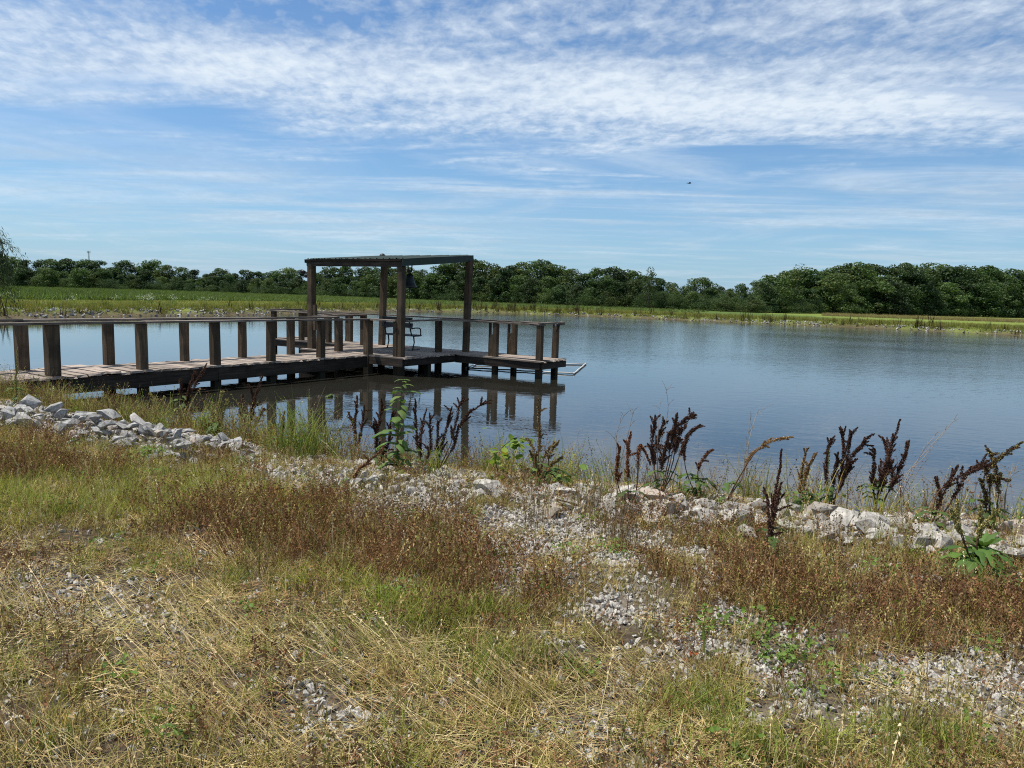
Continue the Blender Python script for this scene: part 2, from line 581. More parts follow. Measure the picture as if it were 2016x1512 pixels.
Z_HEAP = zone([(-60, 796), (0, 796), (120, 812), (260, 832), (400, 858), (500, 888), (490, 918), (330, 918), (200, 898), (60, 872), (-60, 862)], 0.12, 0.3, 0.35, 0.35)
Z_RIDGE = zone([(860, 950), (1050, 968), (1400, 998), (1700, 1026), (2060, 1066), (2060, 1125), (1700, 1088), (1400, 1062), (1050, 1020), (860, 990)], 0.15, 0.3, 0.6, 0.4)
Z_MIDBARE = zone([(480, 912), (660, 925), (880, 955), (900, 1005), (760, 1010), (600, 975), (480, 940)], 0.25, 0.3, 0.9, 0.4)


def keep_clear(x, y):
    return (1 - 0.86 * Z_HEAP(x, y)) * (1 - 0.55 * Z_RIDGE(x, y)) * (1 - 0.6 * Z_MIDBARE(x, y))


def gravel_w(x, y):
    return np.clip(Z_GRAVEL(x, y) + 0.75 * Z_GRAVEL2(x, y) + 0.5 * Z_GRAVEL3(x, y) + 0.5 * Z_GRAVEL4(x, y) + 0.6 * Z_GRAVEL5(x, y) + 0.6 * Z_GRAVEL6(x, y), 0, 1)


def rust_w(x, y):
    return np.clip(Z_RUST(x, y) + Z_RUST2(x, y) + Z_RUST3(x, y) + 0.55 * Z_RUST4(x, y), 0, 1)


def green_w(x, y):
    return np.clip(Z_GREEN(x, y) + Z_GREEN2(x, y) + Z_GREEN3(x, y) + 0.9 * Z_GREEN4(x, y), 0, 1)


def build_terrain():
    ang = np.concatenate([np.linspace(-48, 48, 240), np.linspace(48, 312, 111)[1:-1]])
    ang = np.radians(ang)
    rad = [0.25]
    while rad[-1] < 4500:
        rad.append(rad[-1] * (1.022 if rad[-1] < 130 else 1.09) + 0.004)
    rad = np.array(rad)
    A, Rr = np.meshgrid(ang, rad)
    X, Y = (Rr * np.sin(A)).ravel(), (Rr * np.cos(A)).ravel()
    d = shore_d(X, Y)
    Zv = ground_z(X, Y, d)
    nA, nR = len(ang), len(rad)
    i, j = np.meshgrid(np.arange(nR - 1), np.arange(nA), indexing='ij')
    a = (i * nA + j).ravel(); b = (i * nA + (j + 1) % nA).ravel()
    faces = np.stack([a, b, b + nA, a + nA], 1)
    # base colours: soil, gravel, far turf
    r = np.hypot(X, Y)
    soil = np.array([0.075, 0.057, 0.038]); grav = np.array([0.14, 0.12, 0.095]); mud = np.array([0.085, 0.066, 0.042])
    turf = np.array([0.150, 0.190, 0.040]); crop = np.array([0.075, 0.115, 0.026]); wood = np.array([0.03, 0.035, 0.014])
    dirt = np.array([0.098, 0.084, 0.042])
    g = (gravel_w(X, Y) * 0.8)[:, None]
    col = soil * (1 - g) + grav * g
    rw = rust_w(X, Y)[:, None] * 0.5
    col = col * (1 - rw) + np.array([0.12, 0.07, 0.045]) * rw
    far = smooth(18, 30, r)[:, None]
    tn = vnoise(X, Y, 9, 3)
    t = smooth(0.5, 1.6, d + (tn - 0.5) * 1.5)[:, None]
    fc = dirt * (1 - t) + turf * t
    tw = smooth(0.35, 0.7, vnoise(X, Y, 14, 3))[:, None]
    fc = fc * (1 - 0.45 * tw * t) + np.array([0.115, 0.155, 0.032]) * 0.45 * tw * t
    ct = smooth(28, 36, d + (tn - 0.5) * 2)[:, None] * (X < 60)[:, None]
    fc = fc * (1 - ct) + crop * ct
    ft = smooth(165, 185, r)[:, None] * 0
    col = col * (1 - far) + fc * far
    w = smooth(0.25, -0.1, d)[:, None]
    col = col * (1 - w) + mud * w
    m, k, b, _ = new_mat('soil_and_turf')
    at = k.n('ShaderNodeAttribute', attribute_name='Col')
    tc = k.n('ShaderNodeTexCoord')
    n1 = k.noise(tc.outputs['Object'], 9.0, 6.0, 0.7)
    n2 = k.noise(tc.outputs['Object'], 55.0, 4.0, 0.7)
    n3 = k.noise(tc.outputs['Object'], 0.35, 5.0, 0.65)
    f = k.m('MULTIPLY', k.m('MULTIPLY', k.ramp(n1, 0.3, 0.7, 0.7, 1.3), k.ramp(n2, 0.3, 0.7, 0.6, 1.4)), k.ramp(n3, 0.3, 0.7, 0.8, 1.2))
    k.put(b.inputs['Base Color'], k.mix(1.0, at.outputs['Color'], k.xyz(f, f, f), 'MULTIPLY'))
    b.inputs['Roughness'].default_value = 0.95
    b.inputs['Specular IOR Level'].default_value = 0.1
    bump(k, b, k.m('ADD', n1, k.m('MULTIPLY', n2, 0.5)), 0.02, 0.8)
    me = np_mesh('ground', np.stack([X, Y, Zv], 1), faces, m, True, col)
    o = mesh_obj('ground', me)
    tag(o, 'grassy gravel bank, far levee and fields around the pond', 'ground', kind='structure')


build_terrain()


# ------------------------------------------------------------------ water
def build_water():
    m, k, b, _ = new_mat('murky_pond_water')
    geo = k.n('ShaderNodeNewGeometry')
    pos = geo.outputs['Position']
    b.inputs['Base Color'].default_value = (0.0200, 0.0190, 0.0145, 1)
    b.inputs['IOR'].default_value = 1.7
    b.inputs['Roughness'].default_value = 0.015
    sep = k.n('ShaderNodeSeparateXYZ', i_0=pos)
    big = k.noise(k.xyz(k.m('MULTIPLY', sep.outputs[0], 0.045), k.m('MULTIPLY', sep.outputs[1], 0.10), 0.0), 1.0, 3.0, 0.55, 0.5)
    # breeze roughens the open middle; the lee by the pier and the left shore lies calm
    open_w = k.ramp(k.m('ADD', k.m('MULTIPLY', sep.outputs[1], 0.75), k.m('MULTIPLY', sep.outputs[0], 0.9)), 6.0, 34.0)
    amp = k.m('MULTIPLY', k.m('ADD', 0.070, k.m('MULTIPLY', open_w, 0.20)), k.ramp(big, 0.30, 0.70, 0.45, 1.25))
    k.put(b.inputs['Roughness'], k.m('ADD', 0.012, k.m('MULTIPLY', open_w, 0.08)))
    rp = k.xyz(k.m('MULTIPLY', sep.outputs[0], 0.75), k.m('ADD', k.m('MULTIPLY', sep.outputs[1], 1.5), k.m('MULTIPLY', sep.outputs[0], 0.3)), 0.0)
    n1 = k.noise(rp, 2.4, 2.0, 0.5, 0.4)
    n2 = k.noise(rp, 7.5, 2.0, 0.5, 0.3)
    h = k.m('MULTIPLY', k.m('ADD', k.m('MULTIPLY', n1, 0.030), k.m('MULTIPLY', n2, 0.012)), amp)
    bump(k, b, h, 1.0, 1.0)
    P = np.array(POND); c = P.mean(0)
    P = c + (P - c) * (1 + 3.0 / np.maximum(np.hypot(*(P - c).T), 1e-3))[:, None]
    vs = [(x, y, 0.0) for x, y in P]
    me = np_mesh('pond_water', vs, [tuple(range(len(vs)))], m)
    if me.polygons[0].normal.z < 0:
        me.flip_normals()
    tag(mesh_obj('pond_water', me), 'calm murky pond water reflecting the sky and the pier', 'water', kind='structure')


build_water()

# ------------------------------------------------------------------ distant trees
GREENS = [(0.038, 0.080, 0.022), (0.047, 0.090, 0.024), (0.033, 0.070, 0.023), (0.058, 0.098, 0.028), (0.041, 0.078, 0.029)]


def leaf_quads(cen, nrm, size, aspect=0.75):
    """one small bent leaf-clump face per centre"""
    n = len(cen)
    a = np.cross(nrm, rng.normal(size=(n, 3))); a /= np.linalg.norm(a, axis=1)[:, None] + 1e-9
    b = np.cross(nrm, a)
    s = (size * rng.uniform(0.6, 1.3, n))[:, None]
    v = np.stack([cen - a * s, cen - b * s * aspect + nrm * s * 0.2, cen + a * s, cen + b * s * aspect + nrm * s * 0.2], 1).reshape(-1, 3)
    f = np.arange(4 * n).reshape(n, 4)
    return v, f


def crown_mesh(name, seed, n_leaf=2300, green=0, slim=1.0, skirt=True):
    """unit-height crown: lobes of leaf clumps round a leaning frame of limbs"""
    r2 = np.random.default_rng(seed)
    lobes = []
    for i in range(r2.integers(40, 52)):
        h = r2.uniform(0.12 if skirt else 0.35, 0.90)
        rr = 0.36 * slim * math.sin(math.pi * min(0.96, 0.22 + h * 0.74)) ** 0.8
        a = r2.uniform(0, 2 * math.pi)
        q = r2.uniform(0.35, 1.0)
        lobes.append((rr * q * math.cos(a), rr * q * math.sin(a), h, r2.uniform(0.045, 0.115)))
    lobes.append((r2.normal() * 0.03, r2.normal() * 0.03, 0.88, 0.12))
    lobes.append((r2.normal() * 0.08, r2.normal() * 0.08, 0.55, 0.20))
    for q in range(4):
        lobes.append((r2.normal() * 0.07, r2.normal() * 0.07, 0.34 + 0.13 * q, 0.17 * slim))
    if skirt:
        for q in range(5):
            a = q * 1.257 + r2.uniform(0, 0.5)
            lobes.append((0.25 * slim * math.cos(a), 0.25 * slim * math.sin(a), 0.13, 0.14))
    L = np.array(lobes)
    w = L[:, 3] ** 2; w /= w.sum()
    idx = r2.choice(len(L), n_leaf, p=w)
    dirs = r2.normal(size=(n_leaf, 3)); dirs[:, 2] = dirs[:, 2] * 0.9 + 0.18
    dirs /= np.linalg.norm(dirs, axis=1)[:, None]
    rad = r2.uniform(0.72, 1.06, n_leaf)[:, None]
    cen = L[idx, :3] + dirs * rad * L[idx, 3:4] * np.array([1, 1, 0.8])
    cen[:, 2] = np.maximum(cen[:, 2], 0.02)
    nrm = dirs + r2.normal(size=(n_leaf, 3)) * 0.55
    nrm /= np.linalg.norm(nrm, axis=1)[:, None]
    v, f = leaf_quads(cen, nrm, 0.0165)
    base = np.array(GREENS[green])
    lob_t = r2.uniform(0.75, 1.35, len(L))
    c = base[None] * (lob_t[idx] * r2.uniform(0.75, 1.3, n_leaf))[:, None]
    c[:, 0] *= r2.uniform(0.85, 1.35, n_leaf)
    cols = np.repeat(c, 4, 0)
    return np_mesh(name, v, f, M['tree_leaf'], False, cols)


def trunk_mesh(name, seed):
    r2 = random.Random(seed)
    mb = MB()
    mb.tube([(0, 0, -0.02), (0.006, 0.004, 0.25), (0.0, 0.012, 0.6), (0.01, 0.0, 0.85)], [0.022, 0.017, 0.010, 0.004], 7)
    for i in range(6):
        a = r2.uniform(0, 6.28); h = r2.uniform(0.2, 0.6); l = r2.uniform(0.12, 0.24)
        mb.tube([(0, 0.006, h), (math.cos(a) * l * 0.5, math.sin(a) * l * 0.5, h + l * 0.5), (math.cos(a) * l, math.sin(a) * l, h + l * 0.8)],
                [0.009, 0.006, 0.002], 5)
    return mb.mesh(name, M['bark'], True)


CROWNS = [crown_mesh('broadleaf_crown', 10 + i, 6800, i % 5, (1.0, 1.15, 0.75, 1.25, 1.05, 0.85, 1.2, 0.7, 1.1, 0.95)[i]) for i in range(10)]
SLIMC = crown_mesh('airy_crown', 77, 1300, 3, 0.8, False)
TRUNKS = [trunk_mesh('tree_trunk', 5 + i) for i in range(2)]


def interp(tab, x):
    t = np.array(tab, float)
    return float(np.interp(x, t[:, 0], t[:, 1]))


SKYLINE = [(-200, 505), (0, 500), (40, 506), (70, 516), (100, 518), (130, 513), (165, 508), (200, 520), (230, 516), (270, 523), (300, 515), (345, 521), (380, 536),
           (400, 530), (440, 531), (480, 528), (520, 535), (560, 528), (590, 534), (650, 527), (690, 525), (740, 530), (790, 528), (840, 530),
           (880, 524), (930, 516), (960, 521), (1000, 517), (1040, 519), (1080, 517), (1120, 528), (1160, 533), (1200, 532), (1240, 536), (1277, 548),
           (1310, 552), (1345, 566), (1370, 556), (1385, 553), (1420, 563), (1460, 560), (1490, 556), (1510, 536), (1545, 531), (1600, 534),
           (1650, 525), (1690, 518), (1730, 526), (1760, 520), (1800, 523), (1850, 525), (1900, 528), (1960, 531), (2016, 534), (2200, 536)]
BASE_DY = [(-200, 9), (0, 9), (300, 9), (660, 10.5), (920, 12), (1180, 14), (1480, 15.5), (1700, 12.5), (2016, 10.5), (2200, 10.5)]


def hor(px):
    return 585 + (px - 1008) * 0.03


def tree_at(px, top, dist, name, label, group, crown, trunk, wide=1.0, cat='tree'):
    # dist: metres ahead; height from the top's pixel row
    p = at_depth(px, hor(px), dist)
    z0 = gz(p.x, p.y)
    topz = CAM[2] + (hor(px) - top) * dist / F_PX
    H = (topz - z0) * 1.05
    t = empty(name, (p.x, p.y, z0), random.uniform(0, 6.28))
    tag(t, label, cat, group)
    c = mesh_obj('crown', crown, t); c.scale = (H * wide, H * wide, H)
    k = mesh_obj('trunk', trunk, t); k.scale = (H * 0.8, H * 0.8, H)
    return t


MARKS = [(0, 'the willow'), (177, 'the radio mast'), (616, "the shelter's left post"), (911, "the shelter's right post"), (1105, "the pier's right end"),
         (1277, 'the lone tall tree'), (1485, 'the light green corner shrub'), (1566, 'the feathery-topped tree')]
ORD = ['first', 'second', 'third', 'fourth', 'fifth', 'sixth', 'seventh', 'eighth', 'ninth', 'tenth', 'eleventh', 'twelfth', 'thirteenth', 'fourteenth', 'fifteenth',
       'sixteenth', 'seventeenth', 'eighteenth', 'nineteenth', 'twentieth']


def build_treeline():
    px = -60.0
    i = 0
    made = []
    while px < 2090:
        D = 2.0 * F_PX / interp(BASE_DY, px)
        top = interp(SKYLINE, px)
        # back row carries the skyline
        made.append((px, 'back', tree_at(px, top + random.choice((-5, -3, -1, 1, 4, 9)) + random.uniform(-2, 2), D + random.uniform(6, 18), 'broadleaf_tree', 'x', 'back row of the far tree line', CROWNS[random.randrange(10)], TRUNKS[i % 2], random.uniform(1.1, 1.6))))
        # front row, lower and bushier
        q = px + random.uniform(10, 20)
        b2 = hor(q) + interp(BASE_DY, q)
        t2 = b2 - (b2 - interp(SKYLINE, q)) * random.uniform(0.48, 0.86)
        made.append((q, 'front', tree_at(q, t2, 2.0 * F_PX / interp(BASE_DY, q) + random.uniform(-3, 3), 'broadleaf_tree', 'x', 'front row of the far tree line', CROWNS[random.randrange(10)], TRUNKS[(i + 1) % 2], random.uniform(1.2, 1.65))))
        px += random.uniform(22, 32)
        i += 1
    count = {}
    for q, row, t in sorted(made, key=lambda e: min(abs(e[0] - m[0]) for m in MARKS)):
        mx, mn = min(MARKS, key=lambda m: abs(m[0] - q))
        side = 'left' if q < mx else 'right'
        n = count.get((mx, side, row), 0); count[(mx, side, row)] = n + 1
        what = 'tall dark green back-row tree' if row == 'back' else 'lower bushy front-row tree'
        t['label'] = '%s, %s to the %s of %s' % (what, ORD[n], side, mn)
    tree_at(1277, 527, 190, 'broadleaf_tree', 'tall narrow tree standing clear above the far tree line', None, SLIMC, TRUNKS[0], 0.8)
    tree_at(1566, 521, 235, 'broadleaf_tree', 'tree with a pale feathery top above the right-hand wood', None, SLIMC, TRUNKS[1], 0.9)
    tree_at(1485, 590, 176, 'shrub', 'light green shrub at the corner of the right-hand wood', None, CROWNS[3], TRUNKS[0], 2.2, 'shrub')


build_treeline()

# ------------------------------------------------------------------ instancer for what nobody could count
PROTO = bpy.data.collections.new('source_tufts')   # never linked to the scene


def proto_coll(name, meshes):
    c = bpy.data.collections.new(name)
    for i, me in enumerate(meshes):
        o = bpy.data.objects.new('%s_%02d' % (name, i), me)
        c.objects.link(o)
    return c


def scatter(name, pts, rot, scl, meshes, label, cat, parent=None):
    pts = np.asarray(pts, np.float32)
    n = len(pts)
    me = bpy.data.meshes.new(name)
    me.vertices.add(n)
    me.vertices.foreach_set('co', pts.ravel())
    a = me.attributes.new('rot', 'FLOAT_VECTOR', 'POINT'); a.data.foreach_set('vector', np.asarray(rot, np.float32).ravel())
    a = me.attributes.new('scl', 'FLOAT_VECTOR', 'POINT')
    s = np.asarray(scl, np.float32)
    if s.ndim == 1: s = np.repeat(s[:, None], 3, 1)
    a.data.foreach_set('vector', s.ravel())
    a = me.attributes.new('idx', 'INT', 'POINT'); a.data.foreach_set('value', rng.integers(0, len(meshes), n).astype(np.int32))
    me.update()
    o = mesh_obj(name, me, parent)
    ng = bpy.data.node_groups.new(name, 'GeometryNodeTree')
    ng.interface.new_socket('Geometry', in_out='INPUT', socket_type='NodeSocketGeometry')
    ng.interface.new_socket('Geometry', in_out='OUTPUT', socket_type='NodeSocketGeometry')
    k = NT(ng)
    gi, go = k.n('NodeGroupInput'), k.n('NodeGroupOutput')
    ci = k.n('GeometryNodeCollectionInfo')
    ci.inputs['Collection'].default_value = proto_coll(name + '_source', meshes)
    ci.inputs['Separate Children'].default_value = True
    ci.inputs['Reset Children'].default_value = True
    def named(nm, ty):
        nd = k.n('GeometryNodeInputNamedAttribute', data_type=ty)
        nd.inputs['Name'].default_value = nm
        return [s for s in nd.outputs if s.enabled and s.name == 'Attribute'][0]
    ip = k.n('GeometryNodeInstanceOnPoints')
    ng.links.new(gi.outputs[0], ip.inputs['Points'])
    ng.links.new(ci.outputs[0], ip.inputs['Instance'])
    ip.inputs['Pick Instance'].default_value = True
    ng.links.new(named('idx', 'INT'), ip.inputs['Instance Index'])
    e2r = k.n('FunctionNodeEulerToRotation')
    ng.links.new(named('rot', 'FLOAT_VECTOR'), e2r.inputs[0])
    ng.links.new(e2r.outputs[0], ip.inputs['Rotation'])
    ng.links.new(named('scl', 'FLOAT_VECTOR'), ip.inputs['Scale'])
    ng.links.new(ip.outputs[0], go.inputs[0])
    md = o.modifiers.new('scatter', 'NODES')
    md.node_group = ng
    tag(o, label, cat if parent is None else None, kind='stuff')
    return o


def blades(n, rad, h, w, lean, spread, cols, seg=3, curl=0.5, flat=False, seed=0, dirs=None, head=0):
    """a tuft: n tapering bent blades; cols = list of base colours"""
    r2 = np.random.default_rng(seed)
    V, Fc, C = [], [], []
    cols = np.array(cols)
    for i in range(n):
        a = r2.uniform(0, 6.283); q = rad * math.sqrt(r2.random())
        base = np.array([q * math.cos(a), q * math.sin(a), -0.01])
        hh = h * r2.uniform(0.55, 1.2)
        az = r2.uniform(0, 6.283) if dirs is None else dirs[0] + r2.normal() * dirs[1]
        dv = np.array([math.cos(az), math.sin(az), 0])
        side = np.array([-dv[1], dv[0], 0])
        tw = r2.uniform(-0.9, 0.9)
        side = side * math.cos(tw) + dv * math.sin(tw)
        th = abs(lean + r2.normal() * spread)
        cu = curl * r2.uniform(0.3, 1.3)
        p = base.copy()
        if flat:
            p[2] = r2.uniform(0.002, 0.03)
        col = cols[r2.integers(len(cols))] * r2.uniform(0.7, 1.25)
        b0 = len(V)
        for s in range(seg + 1):
            t = s / seg
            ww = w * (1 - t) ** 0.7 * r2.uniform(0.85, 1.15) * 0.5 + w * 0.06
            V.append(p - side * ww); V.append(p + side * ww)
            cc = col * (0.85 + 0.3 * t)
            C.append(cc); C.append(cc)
            ang = min(th + cu * t, 2.4)
            step = hh / seg
            if flat:
                p = p + dv * step + np.array([0, 0, r2.normal() * 0.004])
                p[2] = max(p[2], 0.002)
            else:
                p = p + (dv * math.sin(ang) + np.array([0, 0, math.cos(ang)])) * step
        for s in range(seg):
            k0 = b0 + 2 * s
            Fc.append((k0, k0 + 1, k0 + 3, k0 + 2))
        if head and r2.random() < head:
            # a small seed head of a few flecks along the last third
            tip = V[-1]
            prev = V[-4]
            for q2 in range(7):
                c0 = prev + (tip - prev) * (q2 / 6.0) + r2.normal(size=3) * 0.003
                e = r2.normal(size=3) * 0.0036
                b1 = len(V)
                up = (tip - prev); up = up / (np.linalg.norm(up) + 1e-9) * 0.008
                V += [c0 - e, c0 + e, c0 + up + e * 0.5, c0 + up - e * 0.5]
                cc = col * r2.uniform(0.8, 1.25)
                C += [cc] * 4
                Fc.append((b1, b1 + 1, b1 + 2, b1 + 3))
    return np.array(V), np.array(Fc), np.array(C)


def tuft_mesh(name, mat, *a, **kw):
    v, f, c = blades(*a, **kw)
    return np_mesh(name, v, f, mat, False, c)


def jitter_grid(x0, x1, y0, y1, dens):
    n = int((x1 - x0) * (y1 - y0) * dens)
    return rng.uniform(x0, x1, n), rng.uniform(y0, y1, n)


def in_view(x, y, margin=0.35):
    return np.abs(x) < y * 0.735 + margin


# ------------------------------------------------------------------ far shore, crop field
def build_far():
    # turf on the levee
    cols = [(0.155, 0.20, 0.040), (0.125, 0.18, 0.035), (0.19, 0.20, 0.05), (0.24, 0.21, 0.08)]
    tufts = [tuft_mesh('turf', M['grass'], 26, 0.30, 0.34, 0.022, 0.25, 0.25, cols, 2, 0.4, seed=40 + i) for i in range(4)]
    x = rng.uniform(-75, 85, 60000); y = rng.uniform(30, 122, 60000)
    d = shore_d(x, y)
    keep = in_view(x, y, 4) & (d > 0.12 + rng.uniform(0, 1.0, len(x))) & (np.hypot(x, y) > 30) & (rng.random(len(x)) < np.where(d < 9, 1.0, 0.28)) & (d < 40)
    x, y, d = x[keep], y[keep], d[keep]
    z = ground_z(x, y, d)
    n = len(x)
    tall = np.where(d < 4, rng.uniform(0.8, 1.7, n), rng.uniform(0.35, 0.75, n))
    scatter('far_bank_grass', np.stack([x, y, z], 1), np.stack([np.zeros(n), np.zeros(n), rng.uniform(0, 6.28, n)], 1),
            np.stack([rng.uniform(0.9, 1.6, n), rng.uniform(0.9, 1.6, n), tall], 1), tufts,
            'yellow green grass along the far bank of the pond', 'grass')
    # crop rows
    cc = [(0.075, 0.125, 0.026), (0.060, 0.105, 0.022), (0.095, 0.14, 0.032)]
    crops = [tuft_mesh('crop', M['grass'], 16, 0.35, 0.62, 0.085, 0.35, 0.25, cc, 2, 1.0, seed=60 + i) for i in range(4)]
    rows = []
    for q in np.arange(-190, 120, 1.5):
        s = np.arange(40, 320, 1.05)
        rows.append(np.stack([q + s * 0.22 - 30, s], 1))
    P = np.concatenate(rows) + rng.normal(size=(sum(map(len, rows)), 2)) * np.array([0.12, 0.4])
    x, y = P[:, 0], P[:, 1]
    d = shore_d(x, y)
    right_lim = np.interp(y, [60, 140, 190, 330], [-12, 30, 52, 60])
    Dm = np.interp(1008 + x / y * F_PX, [-200, 0, 300, 660, 920, 1180, 1480, 1700, 2016], [315, 315, 315, 270, 237, 200, 180, 225, 268])
    keep = in_view(x, y, 3) & (d > 30 + rng.uniform(-1.5, 1.5, len(x))) & (y < Dm - 4) & (x < right_lim + rng.uniform(-6, 6, len(x)))
    # thin out with distance where the rows close up
    keep &= rng.random(len(x)) < np.clip(150 / np.hypot(x, y), 0.35, 1)
    x, y, d = x[keep], y[keep], d[keep]
    n = len(x)
    scatter('crop_field', np.stack([x, y, ground_z(x, y, d)], 1), np.stack([np.zeros(n), np.zeros(n), rng.uniform(0, 6.28, n)], 1),
            np.stack([rng.uniform(0.9, 1.5, n)] * 2 + [rng.uniform(0.75, 1.25, n) * np.interp(x / y, [-0.7, -0.35, 0], [1.5, 1.1, 0.7])], 1), crops,
            'rows of green crop plants in the field beyond the pond', 'crop')
    # tall dry grass before the right-hand wood
    dc = [(0.30, 0.24, 0.12), (0.26, 0.21, 0.11), (0.22, 0.20, 0.09)]
    drys = [tuft_mesh('tall_dry_grass', M['grass'], 18, 0.35, 1.0, 0.03, 0.15, 0.15, dc, 2, 0.3, seed=80 + i) for i in range(3)]
    u = rng.uniform(0, 1, 3600); px = 1620 + u * 460
    dist = np.interp(px, [1620, 2080], [170, 148]) + rng.uniform(-14, 22, len(px))
    P = np.array([at_depth(a, hor(a), b) for a, b in zip(px, dist)])
    x, y = P[:, 0], P[:, 1]
    n = len(x)
    scatter('tall_dry_grass', np.stack([x, y, ground_z(x, y)], 1), np.stack([np.zeros(n), np.zeros(n), rng.uniform(0, 6.28, n)], 1),
            rng.uniform(0.35, 0.75, n), drys, 'belt of tall tan grass before the right-hand wood', 'grass')
    # undergrowth that closes the foot of the woods
    us = [crown_mesh('undergrowth', 200 + i, 1500, i, 1.5) for i in range(4)]
    px = rng.uniform(-60, 2080, 520)
    D = np.array([2.0 * F_PX / interp(BASE_DY, a) for a in px]) - rng.uniform(-8, 6, len(px))
    P = np.array([at_depth(a, hor(a), b) for a, b in zip(px, D)])
    n = len(px)
    scatter('woodland_undergrowth', np.stack([P[:, 0], P[:, 1], ground_z(P[:, 0], P[:, 1]) - 0.2], 1), np.stack([np.zeros(n), np.zeros(n), rng.uniform(0, 6.28, n)], 1),
            np.stack([rng.uniform(4, 8, n)] * 2 + [rng.uniform(2.2, 5.5, n)], 1), us, 'low dark undergrowth closing the foot of the far woods', 'undergrowth')
    # stones of the far riprap
    x = rng.uniform(-36, 75, 90000); y = rng.uniform(34, 100, 90000)
    d = shore_d(x, y)
    want = np.where(x < -14, 1.0, np.where(x > 12, 0.8, 0.4))
    keep = (d > -0.1) & (d < np.where(x < -14, 2.4, 1.3)) & (rng.random(len(x)) < want * smooth(0.25, 0.55, vnoise(x, y, 3, 2))) & in_view(x, y, 3)
    x, y, d = x[keep], y[keep], d[keep]
    n = len(x)
    scatter('far_riprap', np.stack([x, y, ground_z(x, y, d) + 0.02], 1), rng.uniform(0, 6.28, (n, 3)), rng.uniform(0.04, 0.17, n), GREYS + PEBBLES[:5],
            'pale broken stones along the far waterline', 'stones')
    # dark seed stalks and reeds standing at the far waterline
    wc = [(0.07, 0.045, 0.030), (0.10, 0.085, 0.035), (0.09, 0.12, 0.03), (0.055, 0.035, 0.025)]
    ws = [tuft_mesh('far_weed', M['dry'], 9, 0.22, 0.9, 0.05, 0.10, 0.14, wc, 3, 0.25, seed=90 + i) for i in range(5)]
    x = rng.uniform(-36, 75, 50000); y = rng.uniform(34, 100, 50000)
    d = shore_d(x, y)
    dens = np.where(x < -10, 0.045, np.where(x < 12, 0.20, 0.05))
    keep = (d > 0.1) & (d < 2.6) & (rng.random(len(x)) < dens) & in_view(x, y, 3)
    x, y, d = x[keep], y[keep], d[keep]
    n = len(x)
    scatter('far_shore_weeds', np.stack([x, y, ground_z(x, y, d)], 1), np.stack([np.zeros(n), np.zeros(n), rng.uniform(0, 6.28, n)], 1),
            rng.uniform(0.5, 1.45, n), ws, 'dark seed stalks and reeds standing along the far waterline', 'weeds')
    # white flower heads above the left riprap
    fl = []
    for i in range(3):
        v, f, c = blades(12, 0.5, 0.75, 0.02, 0.1, 0.15, [(0.10, 0.15, 0.04)], 2, 0.2, seed=120 + i)
        tips = v.reshape(12, 6, 3)[:, 5]
        cen = np.repeat(tips, 3, 0) + rng.normal(size=(36, 3)) * 0.05
        nr = rng.normal(size=(36, 3)); nr[:, 2] = abs(nr[:, 2]) + 0.8; nr /= np.linalg.norm(nr, axis=1)[:, None]
        v2, f2 = leaf_quads(cen, nr, 0.032)
        fl.append(np_mesh('white_flowers', np.vstack([v, v2]), np.vstack([f, f2 + len(v)]), M['weed'], False,
                          np.vstack([c, np.full((len(v2), 3), 0.5)])))
    x = rng.uniform(-45, -18, 900); y = rng.uniform(44, 68, 900)
    d = shore_d(x, y)
    keep = (d > 3.5) & (d < 14) & (rng.random(900) < 0.5 * smooth(0.45, 0.62, vnoise(x, y, 5, 2)))
    x, y, d = x[keep], y[keep], d[keep]; n = len(x)
    scatter('white_wildflowers', np.stack([x, y, ground_z(x, y, d)], 1), np.stack([np.zeros(n), np.zeros(n), rng.uniform(0, 6.28, n)], 1),
            rng.uniform(0.8, 1.2, n), fl, 'white wildflowers in the grass above the far left stones', 'flowers')


def rock_mesh(name, seed, n=26, flat=0.62, mat='stone'):
    r2 = np.random.default_rng(seed)
    p = r2.normal(size=(n, 3))
    p /= np.abs(p).max(1)[:, None] ** 0.55 * np.linalg.norm(p, axis=1)[:, None] ** 0.45
    p *= r2.uniform(0.75, 1.0, n)[:, None]
    p *= np.array([1.0, r2.uniform(0.6, 0.9), flat * r2.uniform(0.7, 1.15)])
    bm = bmesh.new()
    for q in p: bm.verts.new(q)
    bmesh.ops.convex_hull(bm, input=bm.verts)
    loose = [v for v in bm.verts if not v.link_faces]
    bmesh.ops.delete(bm, geom=loose, context='VERTS')
    bmesh.ops.dissolve_limit(bm, angle_limit=R(9), verts=bm.verts, edges=bm.edges)
    bmesh.ops.triangulate(bm, faces=bm.faces)
    me = bpy.data.meshes.new(name)
    bm.to_mesh(me); bm.free()
    me.materials.append(M[mat])
    return me


ROCKS = [rock_mesh('limestone', 300 + i, (13, 16, 19, 22)[i % 4], (0.5, 0.62, 0.72)[i % 3]) for i in range(14)]
GREYS = [rock_mesh('grey_limestone', 360 + i, (12, 14, 17)[i % 3], (0.42, 0.5, 0.6)[i % 3], 'grey_stone') for i in range(12)]
PEBBLES = [rock_mesh('pebble', 340 + i, 15, 0.6, 'pebble') for i in range(10)]
build_far()


# ------------------------------------------------------------------ the pier
TH = R(33)
UX, UY = math.sin(TH), math.cos(TH)      # along the walkway, out over the water
VX, VY = math.cos(TH), -math.sin(TH)     # across, to the right


def W(u, v, z=0.0):
    return Vector((u * UX + v * VX, u * UY + v * VY, z))


